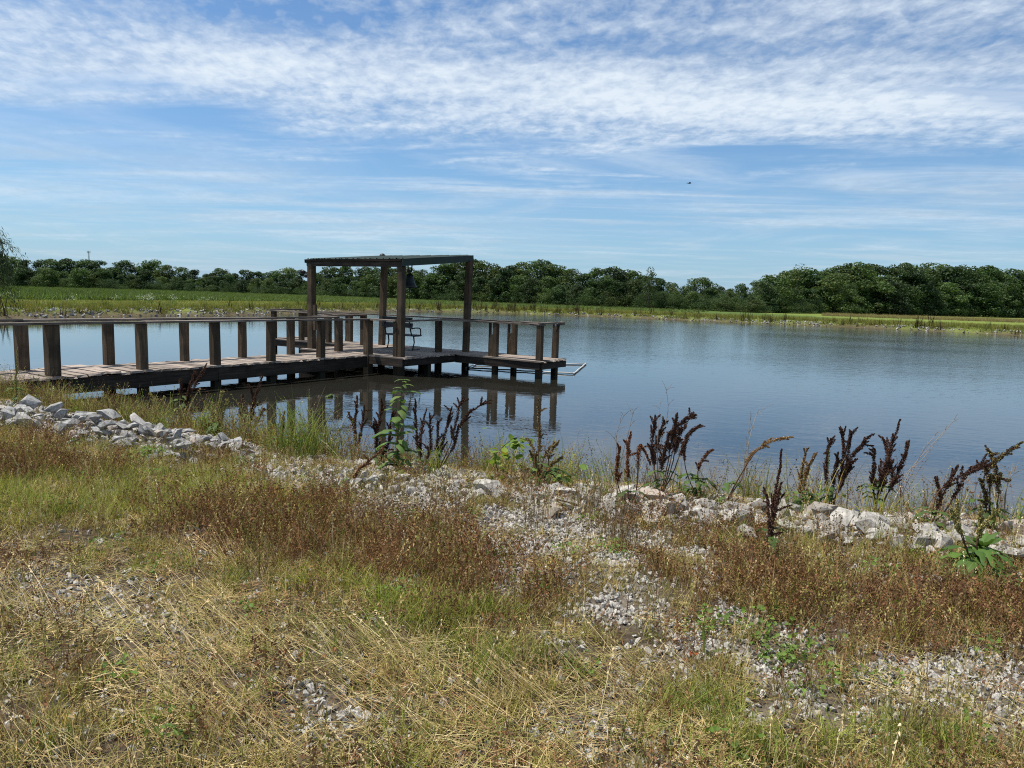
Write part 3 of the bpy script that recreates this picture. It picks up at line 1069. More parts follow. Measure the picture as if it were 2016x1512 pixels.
ROT_U = math.atan2(UY, UX)    # object X axis along u
ROT_V = math.atan2(VY, VX)    # object X axis along v
DECK, RAIL = 0.48, 1.435
pier = empty('wooden_pier', W(9.5, -14.3, 0))
tag(pier, 'weathered T-shaped wooden fishing pier with railings and a small roofed shelter', 'pier')
PIER_INV = Matrix.Translation(-Vector(pier.location))


def pchild(name, me, loc, rot, parent=None):
    o = bpy.data.objects.new(name, me)
    o.parent = parent or pier
    o.location = Vector(loc) - Vector(pier.location)
    o.rotation_euler = rot
    return link(o)


def beam_box(l, w, h, seed=0, rough=0.004, nseg=1):
    """long box along X with slightly worn, uneven outline"""
    r2 = random.Random(seed)
    mb = MB()
    n = nseg
    vs, fs = [], []
    for i in range(n + 1):
        x = -l / 2 + l * i / n
        for (a, b) in ((-1, -1), (1, -1), (1, 1), (-1, 1)):
            e = r2.uniform(-1, 1) * rough if i in (0, n) else 0
            vs.append((x + e * 2, a * w / 2 + r2.uniform(-1, 1) * rough, b * h / 2 + r2.uniform(-1, 1) * rough))
    for i in range(n):
        for j in range(4):
            a, b = i * 4 + j, i * 4 + (j + 1) % 4
            fs.append((a, b, b + 4, a + 4))
    fs.append((3, 2, 1, 0)); fs.append(tuple(n * 4 + j for j in range(4)))
    mb.add(vs, fs)
    return mb


_cache = {}


def timber(name, p, q, w, h, mat, parent=None, roll=0.0, nseg=3, rough=0.004):
    """a timber from p to q as an object of its own, its X axis along the grain"""
    p, q = Vector(p), Vector(q)
    d = q - p
    me = beam_box(d.length, w, h, random.randrange(9999), rough, nseg).mesh(name, mat)
    x = d.normalized()
    y = Vector((0, 0, 1)).cross(x)
    if y.length < 1e-4: y = Vector((VX, VY, 0))
    y.normalize(); z = x.cross(y)
    mt = Matrix((x, y, z)).transposed()
    return pchild(name, me, (p + q) / 2, mt.to_euler(), parent)


def post(u, v, z0=-1.1, z1=RAIL - 0.04, w=0.16, name='post', lean=(0, 0)):
    b, t = W(u, v, z0), W(u + lean[0], v + lean[1], z1)
    d = t - b
    me = beam_box(d.length, w, w, random.randrange(9999), 0.005, 4).mesh(name, M['post'])
    x = d.normalized()
    y = Vector((VX, VY, 0)); y = (y - x * y.dot(x)).normalized(); z = x.cross(y)
    mt = Matrix((x, y, z)).transposed()
    return pchild(name, me, (b + t) / 2, mt.to_euler())


def build_pier():
    plank_me = [beam_box(1.0, 1.0, 1.0, 500 + i, 0.012, 3).mesh('plank', M['deck']) for i in range(8)]

    def plank(u0, u1, v0, v1, along_v=True, dz=0.0, tilt=0.0):
        me = plank_me[random.randrange(8)]
        c = W((u0 + u1) / 2, (v0 + v1) / 2, DECK - 0.02 + dz)
        o = pchild('plank', me, c, (random.gauss(0, 0.012), tilt + random.gauss(0, 0.004), (ROT_V if along_v else ROT_U) + random.gauss(0, 0.006)))
        o.scale = (v1 - v0, u1 - u0, 0.04) if along_v else (u1 - u0, v1 - v0, 0.04)
        return o
    # walkway: boards laid across
    u = 3.3
    while u < 13.8:
        w = random.choice((0.19, 0.19, 0.24, 0.14))
        ex = random.gauss(0, 0.03)
        dz = random.choice((0, 0, 0, 0.004, 0.012, 0.02)) if u < 8 else random.choice((0, 0, 0.005))
        if 6.9 < u < 7.3: dz = 0.035
        plank(u, u + w - 0.018, -14.98 - random.uniform(0, 0.07), -13.56 + random.uniform(-0.02, 0.05), True, dz, 0.01 if u < 8 else 0)
        u += w
    # head of the pier
    u = 13.92
    while u < 17.35:
        w = random.choice((0.14, 0.19, 0.19))
        if u + w > 17.4: w = 17.42 - u
        cuts = [-16.3, -14.4 + random.uniform(-0.5, 0.5), -12.38]
        for a, b in zip(cuts[:-1], cuts[1:]):
            plank(u, u + w - 0.015, a + 0.004, b - 0.004, True, random.choice((0, 0, 0.006)))
        u += w
    # arms
    for (v0, v1) in ((-20.4, -16.31), (-12.37, -9.55)):
        u = 16.08
        while u < 17.36:
            w = random.choice((0.14, 0.19, 0.19))
            if u + w > 17.42: w = 17.44 - u
            plank(u, u + w - 0.015, v0 - random.uniform(0, 0.05), v1 + random.uniform(0, 0.06), True, random.choice((0, 0, 0.006)))
            u += w
    # bearers and joists
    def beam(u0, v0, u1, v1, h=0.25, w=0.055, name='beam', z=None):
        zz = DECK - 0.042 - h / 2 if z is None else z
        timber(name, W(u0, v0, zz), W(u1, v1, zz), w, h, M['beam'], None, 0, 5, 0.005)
    for v in (-13.60, -14.94):
        cuts = [3.2, 6.25, 9.4, 12.35, 13.86]
        for a, b in zip(cuts[:-1], cuts[1:]): beam(a + 0.003, v, b - 0.003, v, 0.28)
    beam(3.2, -14.28, 13.86, -14.28, 0.2, 0.05, 'joist')
    for uu in (5.0, 7.85, 10.9): beam(uu, -14.9, uu, -13.64, 0.16, 0.05, 'crosspiece', DECK - 0.31)
    beam(13.95, -16.28, 13.95, -12.42, 0.20)
    beam(17.38, -16.3, 17.38, -12.40, 0.19)
    for v in (-16.26, -15.0, -13.7, -12.42): beam(13.99, v, 17.34, v, 0.185, 0.05, 'joist' if -16 < v < -12.6 else 'beam')
    for v0, v1 in ((-20.38, -16.30), (-12.38, -9.62)):
        beam(16.12, v0, 16.12, v1, 0.20)
        beam(17.40, v0, 17.40, v1, 0.19)
        beam(16.76, v0, 16.76, v1, 0.16, 0.05, 'joist')
    beam(16.15, -9.59, 17.43, -9.59, 0.19)
    beam(16.15, -20.41, 17.43, -20.41, 0.19)
    # walkway posts, both sides
    for u, w in ((4.6, .17), (6.2, 0.19), (7.82, 0.165), (9.42, 0.16), (10.86, 0.15), (12.35, 0.155), (14.0, 0.18)):
        post(u, -13.7, w=w, lean=(0, random.gauss(0, 0.012)))
    for u, w in ((4.5, .17), (6.2, 0.18), (7.78, 0.16), (9.45, 0.15), (10.95, 0.145), (12.4, 0.15), (14.05, 0.165)):
        post(u, -14.86, w=w, lean=(0, random.gauss(0, 0.012)))
    # head and arm posts
    for u, v, w in ((16.2, -13.08, .15), (16.24, -9.72, .14), (17.3, -9.86, .14), (16.25, -16.1, .15), (16.2, -17.6, .14), (16.22, -18.9, .14),
                    (16.2, -20.24, .14), (17.3, -18.9, .14), (17.3, -20.0, .14), (15.1, -12.55, .13)):
        if (u, v) == (15.1, -12.55):
            post(u, v, -1.1, DECK - 0.05, w, 'pile')
        else:
            post(u, v, w=w, lean=(0.0, random.gauss(0, 0.012)))
    for u, v in ((15.4, -16.1), (14.6, -14.3), (16.9, -14.3), (12.9, -14.3)):
        post(u, v, -1.1, DECK - 0.05, 0.14, 'pile')
    # rod rests: a post, a slimmer upright beside it and a block between them
    for u, v in ((16.24, -11.12), (17.3, -11.2), (17.3, -17.75)):
        post(u, v, w=0.13)
        post(u, v - 0.19, DECK - 0.02, RAIL - 0.04, 0.06, 'upright')
        post(u, v - 0.115, DECK - 0.02, DECK + 0.60, 0.085, 'block')
    # shelter posts: A left, B front, C back, D right
    post(14.1, -16.0, -1.1, 2.87, 0.17, 'shelter_post')
    post(14.1, -12.64, -1.1, 2.87, 0.16, 'shelter_post')
    post(16.85, -15.95, -1.1, 3.16, 0.16, 'shelter_post', (0.0, 0.14))
    post(16.85, -12.62, -1.1, 3.12, 0.155, 'shelter_post', (0.0, 0.10))
    post(14.07, -12.765, -1.1, RAIL - 0.04, 0.12, 'post')
    post(14.06, -15.82, 1.02, 1.72, 0.09, 'stub_post')
    # flat top rails
    def rail(u0, v0, u1, v1, w=0.17, dz=0.0):
        p, q = W(u0, v0, RAIL - 0.02 + dz), W(u1, v1, RAIL - 0.02 + dz + random.gauss(0, 0.004))
        timber('rail', p, q, w, 0.042, M['rail'], None, 0, 5, 0.005)
    for v, us in ((-13.68, (3.2, 7.86, 10.86, 14.1)), (-14.88, (3.2, 6.22, 9.46, 14.02))):
        for a, b in zip(us[:-1], us[1:]): rail(a + 0.003, v, b - 0.003, v)
    rail(14.02, -13.58, 14.06, -12.74)
    rail(14.10, -14.99, 14.10, -15.9)
    rail(14.2, -12.52, 16.12, -12.86)
    rail(16.2, -12.96, 16.24, -11.1); rail(16.24, -11.09, 16.24, -9.60)
    rail(17.31, -12.7, 17.31, -11.2); rail(17.31, -11.19, 17.30, -9.62)
    rail(16.14, -9.66, 17.42, -9.70, 0.12, 0.043)
    rail(14.2, -16.06, 16.2, -16.10)
    rail(16.2, -16.0, 16.2, -18.2); rail(16.2, -18.21, 16.2, -20.36)
    rail(17.31, -15.9, 17.31, -20.2); rail(17.31, -15.89, 17.31, -12.71)
    rail(16.12, -20.3, 17.4, -20.28, 0.12, 0.043)
    # diagonal brace under the head
    timber('brace', W(12.45, -14.86, -0.15), W(13.9, -14.86, 0.3), 0.10, 0.10, M['beam'])


build_pier()


def build_roof():
    # sheet rises from the front-left edge (u 13.85) to the back (u 17.15)
    def zr(u): return 2.985 + (u - 13.85) / 3.3 * 0.30
    nu, v0, v1 = 6, -16.14, -12.50
    n = 90
    vs, fs = [], []
    for i, u in enumerate(np.linspace(13.98, 17.00, nu)):
        for j in range(n + 1):
            v = v0 + (v1 - v0) * j / n
            ph = (v * 4.4) % 1.0
            rib = 0.022 if ph < 0.12 else (0.006 if 0.45 < ph < 0.6 else 0.0)
            p = W(u, v, zr(u) + rib)
            vs.append(p - Vector(pier.location))
    for i in range(nu - 1):
        for j in range(n):
            a = i * (n + 1) + j
            fs.append((a, a + 1, a + n + 2, a + n + 1))
    me = np_mesh('shelter_roof', np.array(vs), fs, M['green_metal'])
    roof = mesh_obj('shelter_roof', me, pier)
    roof['label'] = 'green ribbed metal roof of the shelter'
    so = roof.modifiers.new('thick', 'SOLIDIFY'); so.thickness = 0.004
    def rt(name, p, q, w, h, mat):
        return timber(name, p, q, w, h, mat, roof, 0, 4, 0.004)
    # front beam under the low edge, back beam, side trims and rafters
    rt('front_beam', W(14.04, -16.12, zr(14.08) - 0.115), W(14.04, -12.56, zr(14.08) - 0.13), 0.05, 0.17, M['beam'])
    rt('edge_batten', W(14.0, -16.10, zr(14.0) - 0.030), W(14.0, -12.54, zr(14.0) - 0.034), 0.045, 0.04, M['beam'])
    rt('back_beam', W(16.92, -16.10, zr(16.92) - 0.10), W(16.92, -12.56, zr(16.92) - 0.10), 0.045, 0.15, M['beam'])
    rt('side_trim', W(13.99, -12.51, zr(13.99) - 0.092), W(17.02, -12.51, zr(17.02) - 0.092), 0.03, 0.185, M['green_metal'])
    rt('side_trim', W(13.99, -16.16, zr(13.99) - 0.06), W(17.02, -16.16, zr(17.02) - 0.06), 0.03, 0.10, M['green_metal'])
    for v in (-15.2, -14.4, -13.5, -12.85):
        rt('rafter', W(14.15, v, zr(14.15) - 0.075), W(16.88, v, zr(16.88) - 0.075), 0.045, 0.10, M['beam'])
    # screw heads along the low edge
    mb = MB()
    for j in range(17):
        v = -16.05 + j * 0.22
        p = W(14.02, v, zr(14.02) + 0.012) - Vector(pier.location)
        mb.box(p, (0.03, 0.03, 0.02))
    sc = mb.build('screw_row', M['dark_iron'], roof); sc['kind'] = 'stuff'; sc.location = (0, 0, 0)
    # vent cap at the high edge
    mb = MB(); mb.lathe([(0.0, 0.07), (0.05, 0.06), (0.09, 0.02), (0.09, -0.03)], 10)
    pchild('vent_cap', mb.mesh('vent_cap', M['dark_iron'], True), W(16.9, -15.95, zr(16.9) + 0.015), (0, 0, 0), roof)


build_roof()


def build_bench():
    t = empty('park_bench', W(16.16, -14.45, DECK + 0.002), ROT_V)   # local X along the bench, Y points out (+u)
    tag(t, 'dark metal-framed bench facing the water under the shelter roof', 'bench')
    L = 1.12
    def bx(name, c, s, mat, rot=None):
        mb = MB(); mb.box((0, 0, 0), s)
        return mb.build(name, mat, t, False, c, rot)
    # local +Y is u when rotated by ROT_V (v cross up): check orientation
    sgn = 1.0
    for i, (y, z) in enumerate(((-0.02, 0.885), (0.0, 0.72))):
        bx('back_slat', (0, sgn * (y - 0.20), z), (L + 0.06, 0.03, 0.135), M['dark_iron'], (-0.18, 0, 0))
    for i in range(3):
        bx('seat_slat', (0, sgn * (-0.10 + i * 0.145), 0.43 - (0.012 if i == 0 else 0)), (L + 0.02, 0.13, 0.03), M['dark_iron'])
    for s in (-1, 1):
        mb = MB()
        x = s * (L / 2 - 0.06)
        mb.tube([(x, -0.26, 0.92), (x, -0.19, 0.60), (x, -0.13, 0.44), (x, -0.04, 0.405), (x, 0.26, 0.41)], 0.02, 6)
        mb.tube([(x, -0.04, 0.40), (x, -0.01, 0.22), (x, -0.07, 0.02)], 0.022, 6)
        mb.build('leg', M['dark_iron'], t, True)
        mb = MB(); mb.tube([(x, -0.19, 0.62), (x, 0.05, 0.645), (x, 0.20, 0.64), (x, 0.265, 0.60), (x, 0.275, 0.50), (x, 0.26, 0.41)], 0.018, 6)
        mb.build('armrest', M['dark_iron'], t, True)
        mb = MB(); mb.box((x, -0.02, 0.012), (0.07, 0.46, 0.024))
        mb.build('foot_plate', M['dark_iron'], t)


build_bench()


def build_bell():
    p = W(14.95, -13.10, 0)
    zt = 2.93
    t = empty('hanging_bell', (p.x, p.y, zt))
    tag(t, 'dark cast bell hanging from the shelter roof with a pull rope', 'bell')
    mb = MB()
    mb.lathe([(0.0, -0.27), (0.05, -0.275), (0.085, -0.30), (0.105, -0.36), (0.125, -0.46), (0.16, -0.56), (0.205, -0.62), (0.21, -0.645), (0.19, -0.645), (0.15, -0.58), (0.09, -0.40), (0.0, -0.32)], 24)
    mb.build('bell_body', M['bell'], t, True)
    mb = MB()
    for s in (-1, 1):
        mb.tube([(s * 0.055, 0, 0.0), (s * 0.05, 0, -0.16), (s * 0.02, 0, -0.28)], 0.018, 6)
    mb.tube([(-0.06, 0, -0.2), (0.06, 0, -0.2)], 0.016, 6)
    mb.build('hanger', M['dark_iron'], t, True)
    mb = MB(); mb.tube([(0, 0, -0.35), (0, 0, -0.68)], 0.012, 6); mb.lathe([(0, -0.62), (0.03, -0.64), (0.03, -0.68), (0, -0.70)], 8)
    mb.build('clapper', M['dark_iron'], t, True)
    mb = MB(); mb.tube([(0, 0, -0.69), (0.008, 0.0, -0.9), (0.0, 0.004, -1.18)], 0.009, 5); mb.lathe([(0, -1.13), (0.022, -1.15), (0.022, -1.2), (0, -1.22)], 7)
    mb.build('pull_rope', M['rope'], t, True)


build_bell()


def build_floodlight():
    c = W(14.1, -16.12, 2.58)
    t = empty('floodlight', c, ROT_V)
    tag(t, 'small twin-headed floodlight fixed high on the left shelter post', 'floodlight')
    mb = MB(); mb.tube([(0.03, 0, 0), (-0.06, 0, 0.0)], 0.035, 8); mb.build('base', M['dark_iron'], t, True)
    for s, (yy, zz) in ((-1, (-0.05, 0.06)), (1, (0.06, -0.03))):
        mb = MB()
        mb.tube([(-0.05, 0, 0), (-0.09, yy * 0.6, zz * 0.6), (-0.11, yy, zz)], 0.012, 5)
        mb.tube([(-0.10, yy, zz), (-0.15, yy * 1.1, zz * 1.05), (-0.22, yy * 1.5, zz * 1.3)], [0.028, 0.05, 0.062], 10)
        mb.build('lamp_head', M['dark_iron'], t, True)


build_floodlight()


def build_float():
    a, b, c, d = [Vector(at_z(px, py, 0.03)) for px, py in ((1153, 716), (1130, 735), (918, 724), (936, 717.5))]
    t = empty('floating_frame', (a + b + c + d) / 4)
    tag(t, 'white plastic pipe frame floating on the water beside the pier head', 'floating frame')
    o = Vector(t.location)
    def pipe(p, q, mat, name='pipe', r=0.021):
        mb = MB(); n = 6
        mb.tube([p - o + (q - p) * (i / n) + Vector((0, 0, 0.006 * math.sin(i * 2.1))) for i in range(n + 1)], r, 8)
        return mb.build(name, mat, t, True)
    mid = c + (b - c) * 0.47
    pipe(a, b, M['pvc']); pipe(b, mid, M['pvc'])
    pipe(mid, c, M['blackpipe'])['label'] = 'dark section of pipe nearest the pier'
    pipe(c, d, M['pvc']); pipe(d, a, M['pvc'])
    for p in (a, b, c, d):
        mb = MB(); mb.lathe([(0.0, 0.03), (0.022, 0.026), (0.03, 0.0), (0.022, -0.026), (0, -0.03)], 8)
        mb.build('elbow', M['pvc'], t, True, p - o)


build_float()


def build_cleat():
    t = empty('rod_holder', W(16.7, -9.52, RAIL - 0.03))
    tag(t, 'dark bent metal rod holder on the end rail of the right arm', 'rod holder')
    mb = MB(); mb.tube([(0, 0, 0.03), (0.07, -0.03, 0.05), (0.10, -0.04, 0.01), (0.02, -0.02, -0.17)], [0.02, 0.022, 0.02, 0.014], 6)
    mb.build('hook', M['dark_iron'], t, True)
    mb = MB(); mb.box((0.0, 0, 0.0), (0.03, 0.1, 0.06)); mb.build('mounting_plate', M['steel'], t)


build_cleat()


# ------------------------------------------------------------------ mast, bird, willow
def build_mast():
    D = 760
    p = at_depth(177, hor(177), D)
    z0 = gz(p.x, p.y)
    H = CAM[2] + (hor(177) - 496) * D / F_PX - z0
    t = empty('radio_mast', (p.x, p.y, z0))
    tag(t, 'thin grey lattice radio mast rising above the far left trees', 'mast')
    leg = None
    for i in range(3):
        a = i * 2.094
        mb = MB(); mb.tube([(1.1 * math.cos(a), 1.1 * math.sin(a), 0), (0.55 * math.cos(a), 0.55 * math.sin(a), H)], 0.14, 5)
        mb.build('leg', M['steel'], t)
    mb = MB()
    n = 26
    for k in range(n):
        z0_, z1_ = H * k / n, H * (k + 1) / n
        for i in range(3):
            r0 = 1.1 - 0.55 * k / n; r1 = 1.1 - 0.55 * (k + 1) / n
            a, b = i * 2.094, (i + 1) * 2.094
            mb.tube([(r0 * math.cos(a), r0 * math.sin(a), z0_), (r1 * math.cos(b), r1 * math.sin(b), z1_)], 0.07, 4, False)
    mb.build('lattice', M['steel'], t)
    mb = MB()
    for i in range(6):
        a = i * 1.047
        mb.box((1.5 * math.cos(a), 1.5 * math.sin(a), H - 0.6), (0.35, 0.5, 2.2), (0, 0, a))
        mb.tube([(0, 0, H - 0.6), (1.5 * math.cos(a), 1.5 * math.sin(a), H - 0.6)], 0.08, 4)
    mb.build('antenna_panels', M['steel'], t)


build_mast()


def build_bird():
    p = at_depth(1357, 361, 42)
    t = empty('bird', p, 0.2)
    tag(t, 'small dark bird flying above the pond', 'bird')
    mb = MB()
    mb.tube([(-0.13, 0, 0), (-0.09, 0, 0.0), (-0.02, 0, 0.004), (0.05, 0, 0.006), (0.085, 0, 0.012), (0.11, 0, 0.008), (0.13, 0, 0.004)],
            [0.006, 0.012, 0.028, 0.027, 0.02, 0.012, 0.003], 8)
    mb.add([(-0.12, -0.006, 0), (-0.12, 0.006, 0), (-0.2, 0.035, 0), (-0.2, -0.035, 0)], [(0, 1, 2, 3)])
    mb.build('body', M['bird'], t, True)
    for s in (-1, 1):
        mb = MB()
        mb.add([(0.05, s * 0.02, 0.015), (-0.05, s * 0.02, 0.01), (-0.05, s * 0.12, 0.05), (0.045, s * 0.12, 0.055), (-0.10, s * 0.24, 0.03), (-0.06, s * 0.25, 0.035),
                (0.05, s * 0.02, 0.009), (-0.05, s * 0.02, 0.006), (-0.05, s * 0.12, 0.046), (0.045, s * 0.12, 0.048)],
               [(0, 1, 2, 3), (3, 2, 4, 5), (9, 8, 7, 6), (5, 4, 8, 9), (0, 3, 9, 6)])
        mb.build('wing', M['bird'], t)


build_bird()


def build_willow():
    bx, by = -14.8, 18.7
    z0 = gz(bx, by)
    t = empty('willow_tree', (bx, by, z0))
    tag(t, 'willow tree on the left bank with drooping narrow-leaved branches', 'tree')
    mb = MB()
    mb.tube([(0, 0, -0.2), (0.1, 0.05, 1.2), (0.05, 0.1, 2.6), (0.25, 0.0, 4.2), (0.2, 0.1, 5.6)], [0.24, 0.20, 0.16, 0.10, 0.04], 9)
    limbs = []
    for i in range(15):
        a = random.uniform(0.7, 5.6) if i > 7 else random.uniform(-0.8, 0.5)
        h = random.uniform(1.2, 4.8) if i > 7 else (1.0, 1.5, 2.0, 2.5, 3.0, 3.3, 3.7, 4.1)[i]; l = random.uniform(1.6, 3.0) if i > 7 else (0.5, 0.6, 0.7, 1.2, 1.6, 1.8, 1.9, 1.8)[i]
        pts = [Vector((0.1, 0.05, h)), Vector((math.cos(a) * l * 0.45, math.sin(a) * l * 0.45, h + l * 0.42)), Vector((math.cos(a) * l * 0.8, math.sin(a) * l * 0.8, h + l * 0.40)), Vector((math.cos(a) * l, math.sin(a) * l, h + l * 0.12))]
        mb.tube(pts, [0.07, 0.045, 0.025, 0.01], 5)
        limbs.append(pts)
    mb.build('trunk', M['bark'], t, True)
    cen, ax = [], []
    tw = MB()
    for pts in limbs:
        for k in range(34):
            i = random.randrange(1, 3); f = random.random()
            p = pts[i].lerp(pts[i + 1], f)
            d = Vector((random.gauss(0, 0.5), random.gauss(0, 0.5), -0.25))
            q = p.copy(); seg = [q.copy()]
            for s in range(7):
                d = (d + Vector((random.gauss(0, .08), random.gauss(0, .08), -0.28))).normalized()
                q = q + d * random.uniform(0.10, 0.16)
                if q.z < 1.1 - z0: break
                seg.append(q.copy())
                for r_ in range(7):
                    cen.append(q + Vector((random.gauss(0, .05), random.gauss(0, .05), random.gauss(0, .05))))
                    ax.append((d + Vector((random.gauss(0, .55), random.gauss(0, .55), random.gauss(0, .4) - 0.3))).normalized())
            if len(seg) > 2: tw.tube(seg, 0.004, 3, False)
    tw.build('twigs', M['bark'], t)['kind'] = 'stuff'
    cen = np.array(cen); ax = np.array(ax); n = len(cen)
    sd = np.cross(ax, rng.normal(size=(n, 3))); sd /= np.linalg.norm(sd, axis=1)[:, None]
    l = rng.uniform(0.045, 0.075, n)[:, None]; w = 0.009
    v = np.stack([cen - ax * l, cen + sd * w, cen + ax * l, cen - sd * w], 1).reshape(-1, 3)
    c = np.array([0.065, 0.098, 0.030]) * rng.uniform(0.6, 1.5, n)[:, None]
    me = np_mesh('leaves', v, np.arange(4 * n).reshape(n, 4), M['weed'], False, np.repeat(c, 4, 0))
    o = mesh_obj('leaves', me, t); o['kind'] = 'stuff'


build_willow()


# ------------------------------------------------------------------ riprap on the near bank
def build_riprap():
    def bank(name, label):
        t = empty(name, (0, 0, 0)); tag(t, label, 'riprap', 'stone banks along the near waterline'); return t
    left = bank('riprap', 'heap of pale grey broken limestone below the left end of the pier')
    mid = bank('riprap', 'low scatter of white stones along the waterline right of the tall grass')
    right = bank('riprap', 'ridge of large white limestone blocks at the right-hand waterline')
    base = {left: [], mid: [], right: []}
    def stone(par, px, py, size_px, z_off=0.25, lift=0.0):
        p = at_ground(px, py, 0.35)
        d = (Vector((p.x, p.y, p.z)) - Vector(CAM)).dot(Vector(FW))
        s = size_px * d / F_PX / 2.0
        me = GREYS[random.randrange(12)] if par is left else ROCKS[random.randrange(14)]
        o = mesh_obj('stone', me, par, (p.x, p.y, p.z + s * z_off + lift), (random.gauss(0, 0.22), random.gauss(0, 0.22), random.uniform(0, 6.28)))
        k = random.uniform(0.85, 1.15)
        o.scale = (s * k, s * random.uniform(0.9, 1.2), s * random.uniform(0.75, 1.15))
    # left heap: upper edge and lower edge of the pile
    up_ = [(-40, 800), (0, 802), (60, 808), (120, 816), (200, 828), (260, 838), (330, 850), (400, 862), (480, 884)]
    lo_ = [(-40, 850), (0, 852), (60, 860), (120, 868), (200, 885), (260, 895), (330, 905), (400, 905), (480, 905)]
    for i in range(165):
        px = random.uniform(-40, 490)
        a, b = interp(up_, px), interp(lo_, px)
        f = random.random()
        sz = random.choice((14, 18, 22, 26, 30, 34, 42)) * random.uniform(0.85, 1.2)
        stone(left, px, a + (b - a) * f + 6, sz, 0.25, max(0.0, 0.13 - abs(f - 0.4) * 0.25) * random.uniform(0.4, 1.2))
    for px, py, sz in ((128, 858, 48), (218, 838, 62), (210, 858, 42), (272, 850, 52), (318, 872, 44), (368, 868, 40), (362, 900, 54), (470, 900, 44), (60, 815, 48), (110, 826, 52), (20, 835, 46), (55, 845, 50), (285, 868, 46), (245, 860, 40)):
        stone(left, px, py + 4, sz, 0.3, 0.10)
    # middle
    for i in range(55):
        px = random.uniform(480, 900)
        py = interp([(480, 905), (650, 930), (900, 965)], px) + random.uniform(-16, 45)
        stone(mid, px, py, random.choice((9, 11, 14, 18)) * random.uniform(0.8, 1.2), 0.2)
    for px, py, sz in ((697, 970, 26), (738, 953, 30), (790, 948, 42), (915, 978, 34), (910, 925, 42), (960, 970, 64), (985, 985, 48), (1020, 985, 40), (1065, 990, 44), (870, 950, 28)):
        stone(mid, px, py, sz, 0.3)
    # right ridge
    top = [(1050, 972), (1200, 985), (1400, 1005), (1550, 1018), (1700, 1032), (1850, 1048), (2040, 1075), (2700, 1180)]
    for i in range(155):
        px = random.uniform(1050, 2060) if i < 118 else random.uniform(2060, 2700)
        py = interp(top, px) + abs(random.gauss(0, 1)) * 26 - 6
        sz = random.choice((18, 22, 28, 36, 46, 58, 66)) * random.uniform(0.85, 1.2)
        stone(right, px, py, sz, 0.28)
    for px, py, sz in ((1250, 1020, 56), (1310, 1010, 50), (1375, 1018, 48), (1450, 1035, 74), (1470, 1060, 50), (1560, 1012, 60), (1620, 1020, 64), (1590, 1060, 44), (1720, 1055, 92), (1760, 1080, 60),
                       (1830, 1058, 70), (1850, 1085, 60), (1900, 1065, 64), (1960, 1090, 70), (2005, 1060, 90), (1995, 1105, 80), (1930, 1105, 50), (1690, 1030, 46), (1800, 1090, 48), (2040, 1085, 70)):
        stone(right, px, py, sz, 0.35)
    # small stones between them, joined
    for par, n, f in ((left, 700, lambda: (lambda px: (px, interp(up_, px) + random.uniform(-0.05, 1.15) * (interp(lo_, px) - interp(up_, px))))(random.uniform(-60, 500))),
                      (mid, 900, lambda: (lambda px: (px, interp([(480, 905), (650, 930), (1080, 975)], px) + random.uniform(-22, 60)))(random.uniform(470, 1100))),
                      (right, 1100, lambda: (lambda px: (px, interp(top, px) + random.gauss(18, 26)))(random.uniform(1040, 2500)))):
        P = np.array([f() for _ in range(n)])
        w = np.array([at_z(a, b, 0.33) for a, b in P])
        d = shore_d(w[:, 0], w[:, 1]); ok = d > -0.12
        w = w[ok]; d = d[ok]; m = len(w)
        z = ground_z(w[:, 0], w[:, 1], d)
        scatter('small_stones', np.stack([w[:, 0], w[:, 1], z + 0.012], 1), rng.uniform(0, 6.28, (m, 3)), rng.uniform(0.02, 0.06, m), PEBBLES, None, None, par)
    # one loose boulder in the left grass edge
    return


build_riprap()


SEED_DARK = [(0.085, 0.045, 0.032), (0.055, 0.030, 0.024), (0.125, 0.068, 0.044), (0.07, 0.036, 0.028)]
SEED_RED = [(0.17, 0.080, 0.042), (0.13, 0.060, 0.035), (0.21, 0.11, 0.058)]
SEED_TAN = [(0.25, 0.17, 0.08), (0.20, 0.14, 0.07), (0.30, 0.22, 0.11)]
SEED_GREEN = [(0.28, 0.27, 0.10), (0.22, 0.22, 0.08), (0.34, 0.30, 0.13)]

# ------------------------------------------------------------------ near bank ground cover
def cover(name, dens, weight, meshes, label, cat, smin, smax, tilt=0.12, rz=None, dmin=0.15, zoff=0.0, yr=(-0.5, 13.5), flat3=False):
    x, y = jitter_grid(-13.5, 11.5, yr[0], yr[1], dens)
    # dense where the photograph looks, a strip beyond it thinner and thinner
    out = np.abs(x) - (np.maximum(y, 0) * 0.735 + 0.4)
    k = (out < 4.2) & ((y > 1.4) | (rng.random(len(x)) < 0.5))
    x, y = x[k], y[k]
    d = shore_d(x, y)
    w = weight(x, y, d)
    if cat != 'gravel':
        w = w * keep_clear(x, y)
    k = (rng.random(len(x)) < w) & (d > dmin)
    x, y, d = x[k], y[k], d[k]
    n = len(x)
    z = ground_z(x, y, d) + zoff
    if flat3:
        rot = rng.uniform(0, 6.28, (n, 3))
    else:
        rot = np.stack([rng.normal(size=n) * tilt, rng.normal(size=n) * tilt, rng.uniform(0, 6.28, n) if rz is None else rng.normal(size=n) * rz], 1)
    return scatter(name, np.stack([x, y, z], 1), rot, rng.uniform(smin, smax, n), meshes, label, cat)


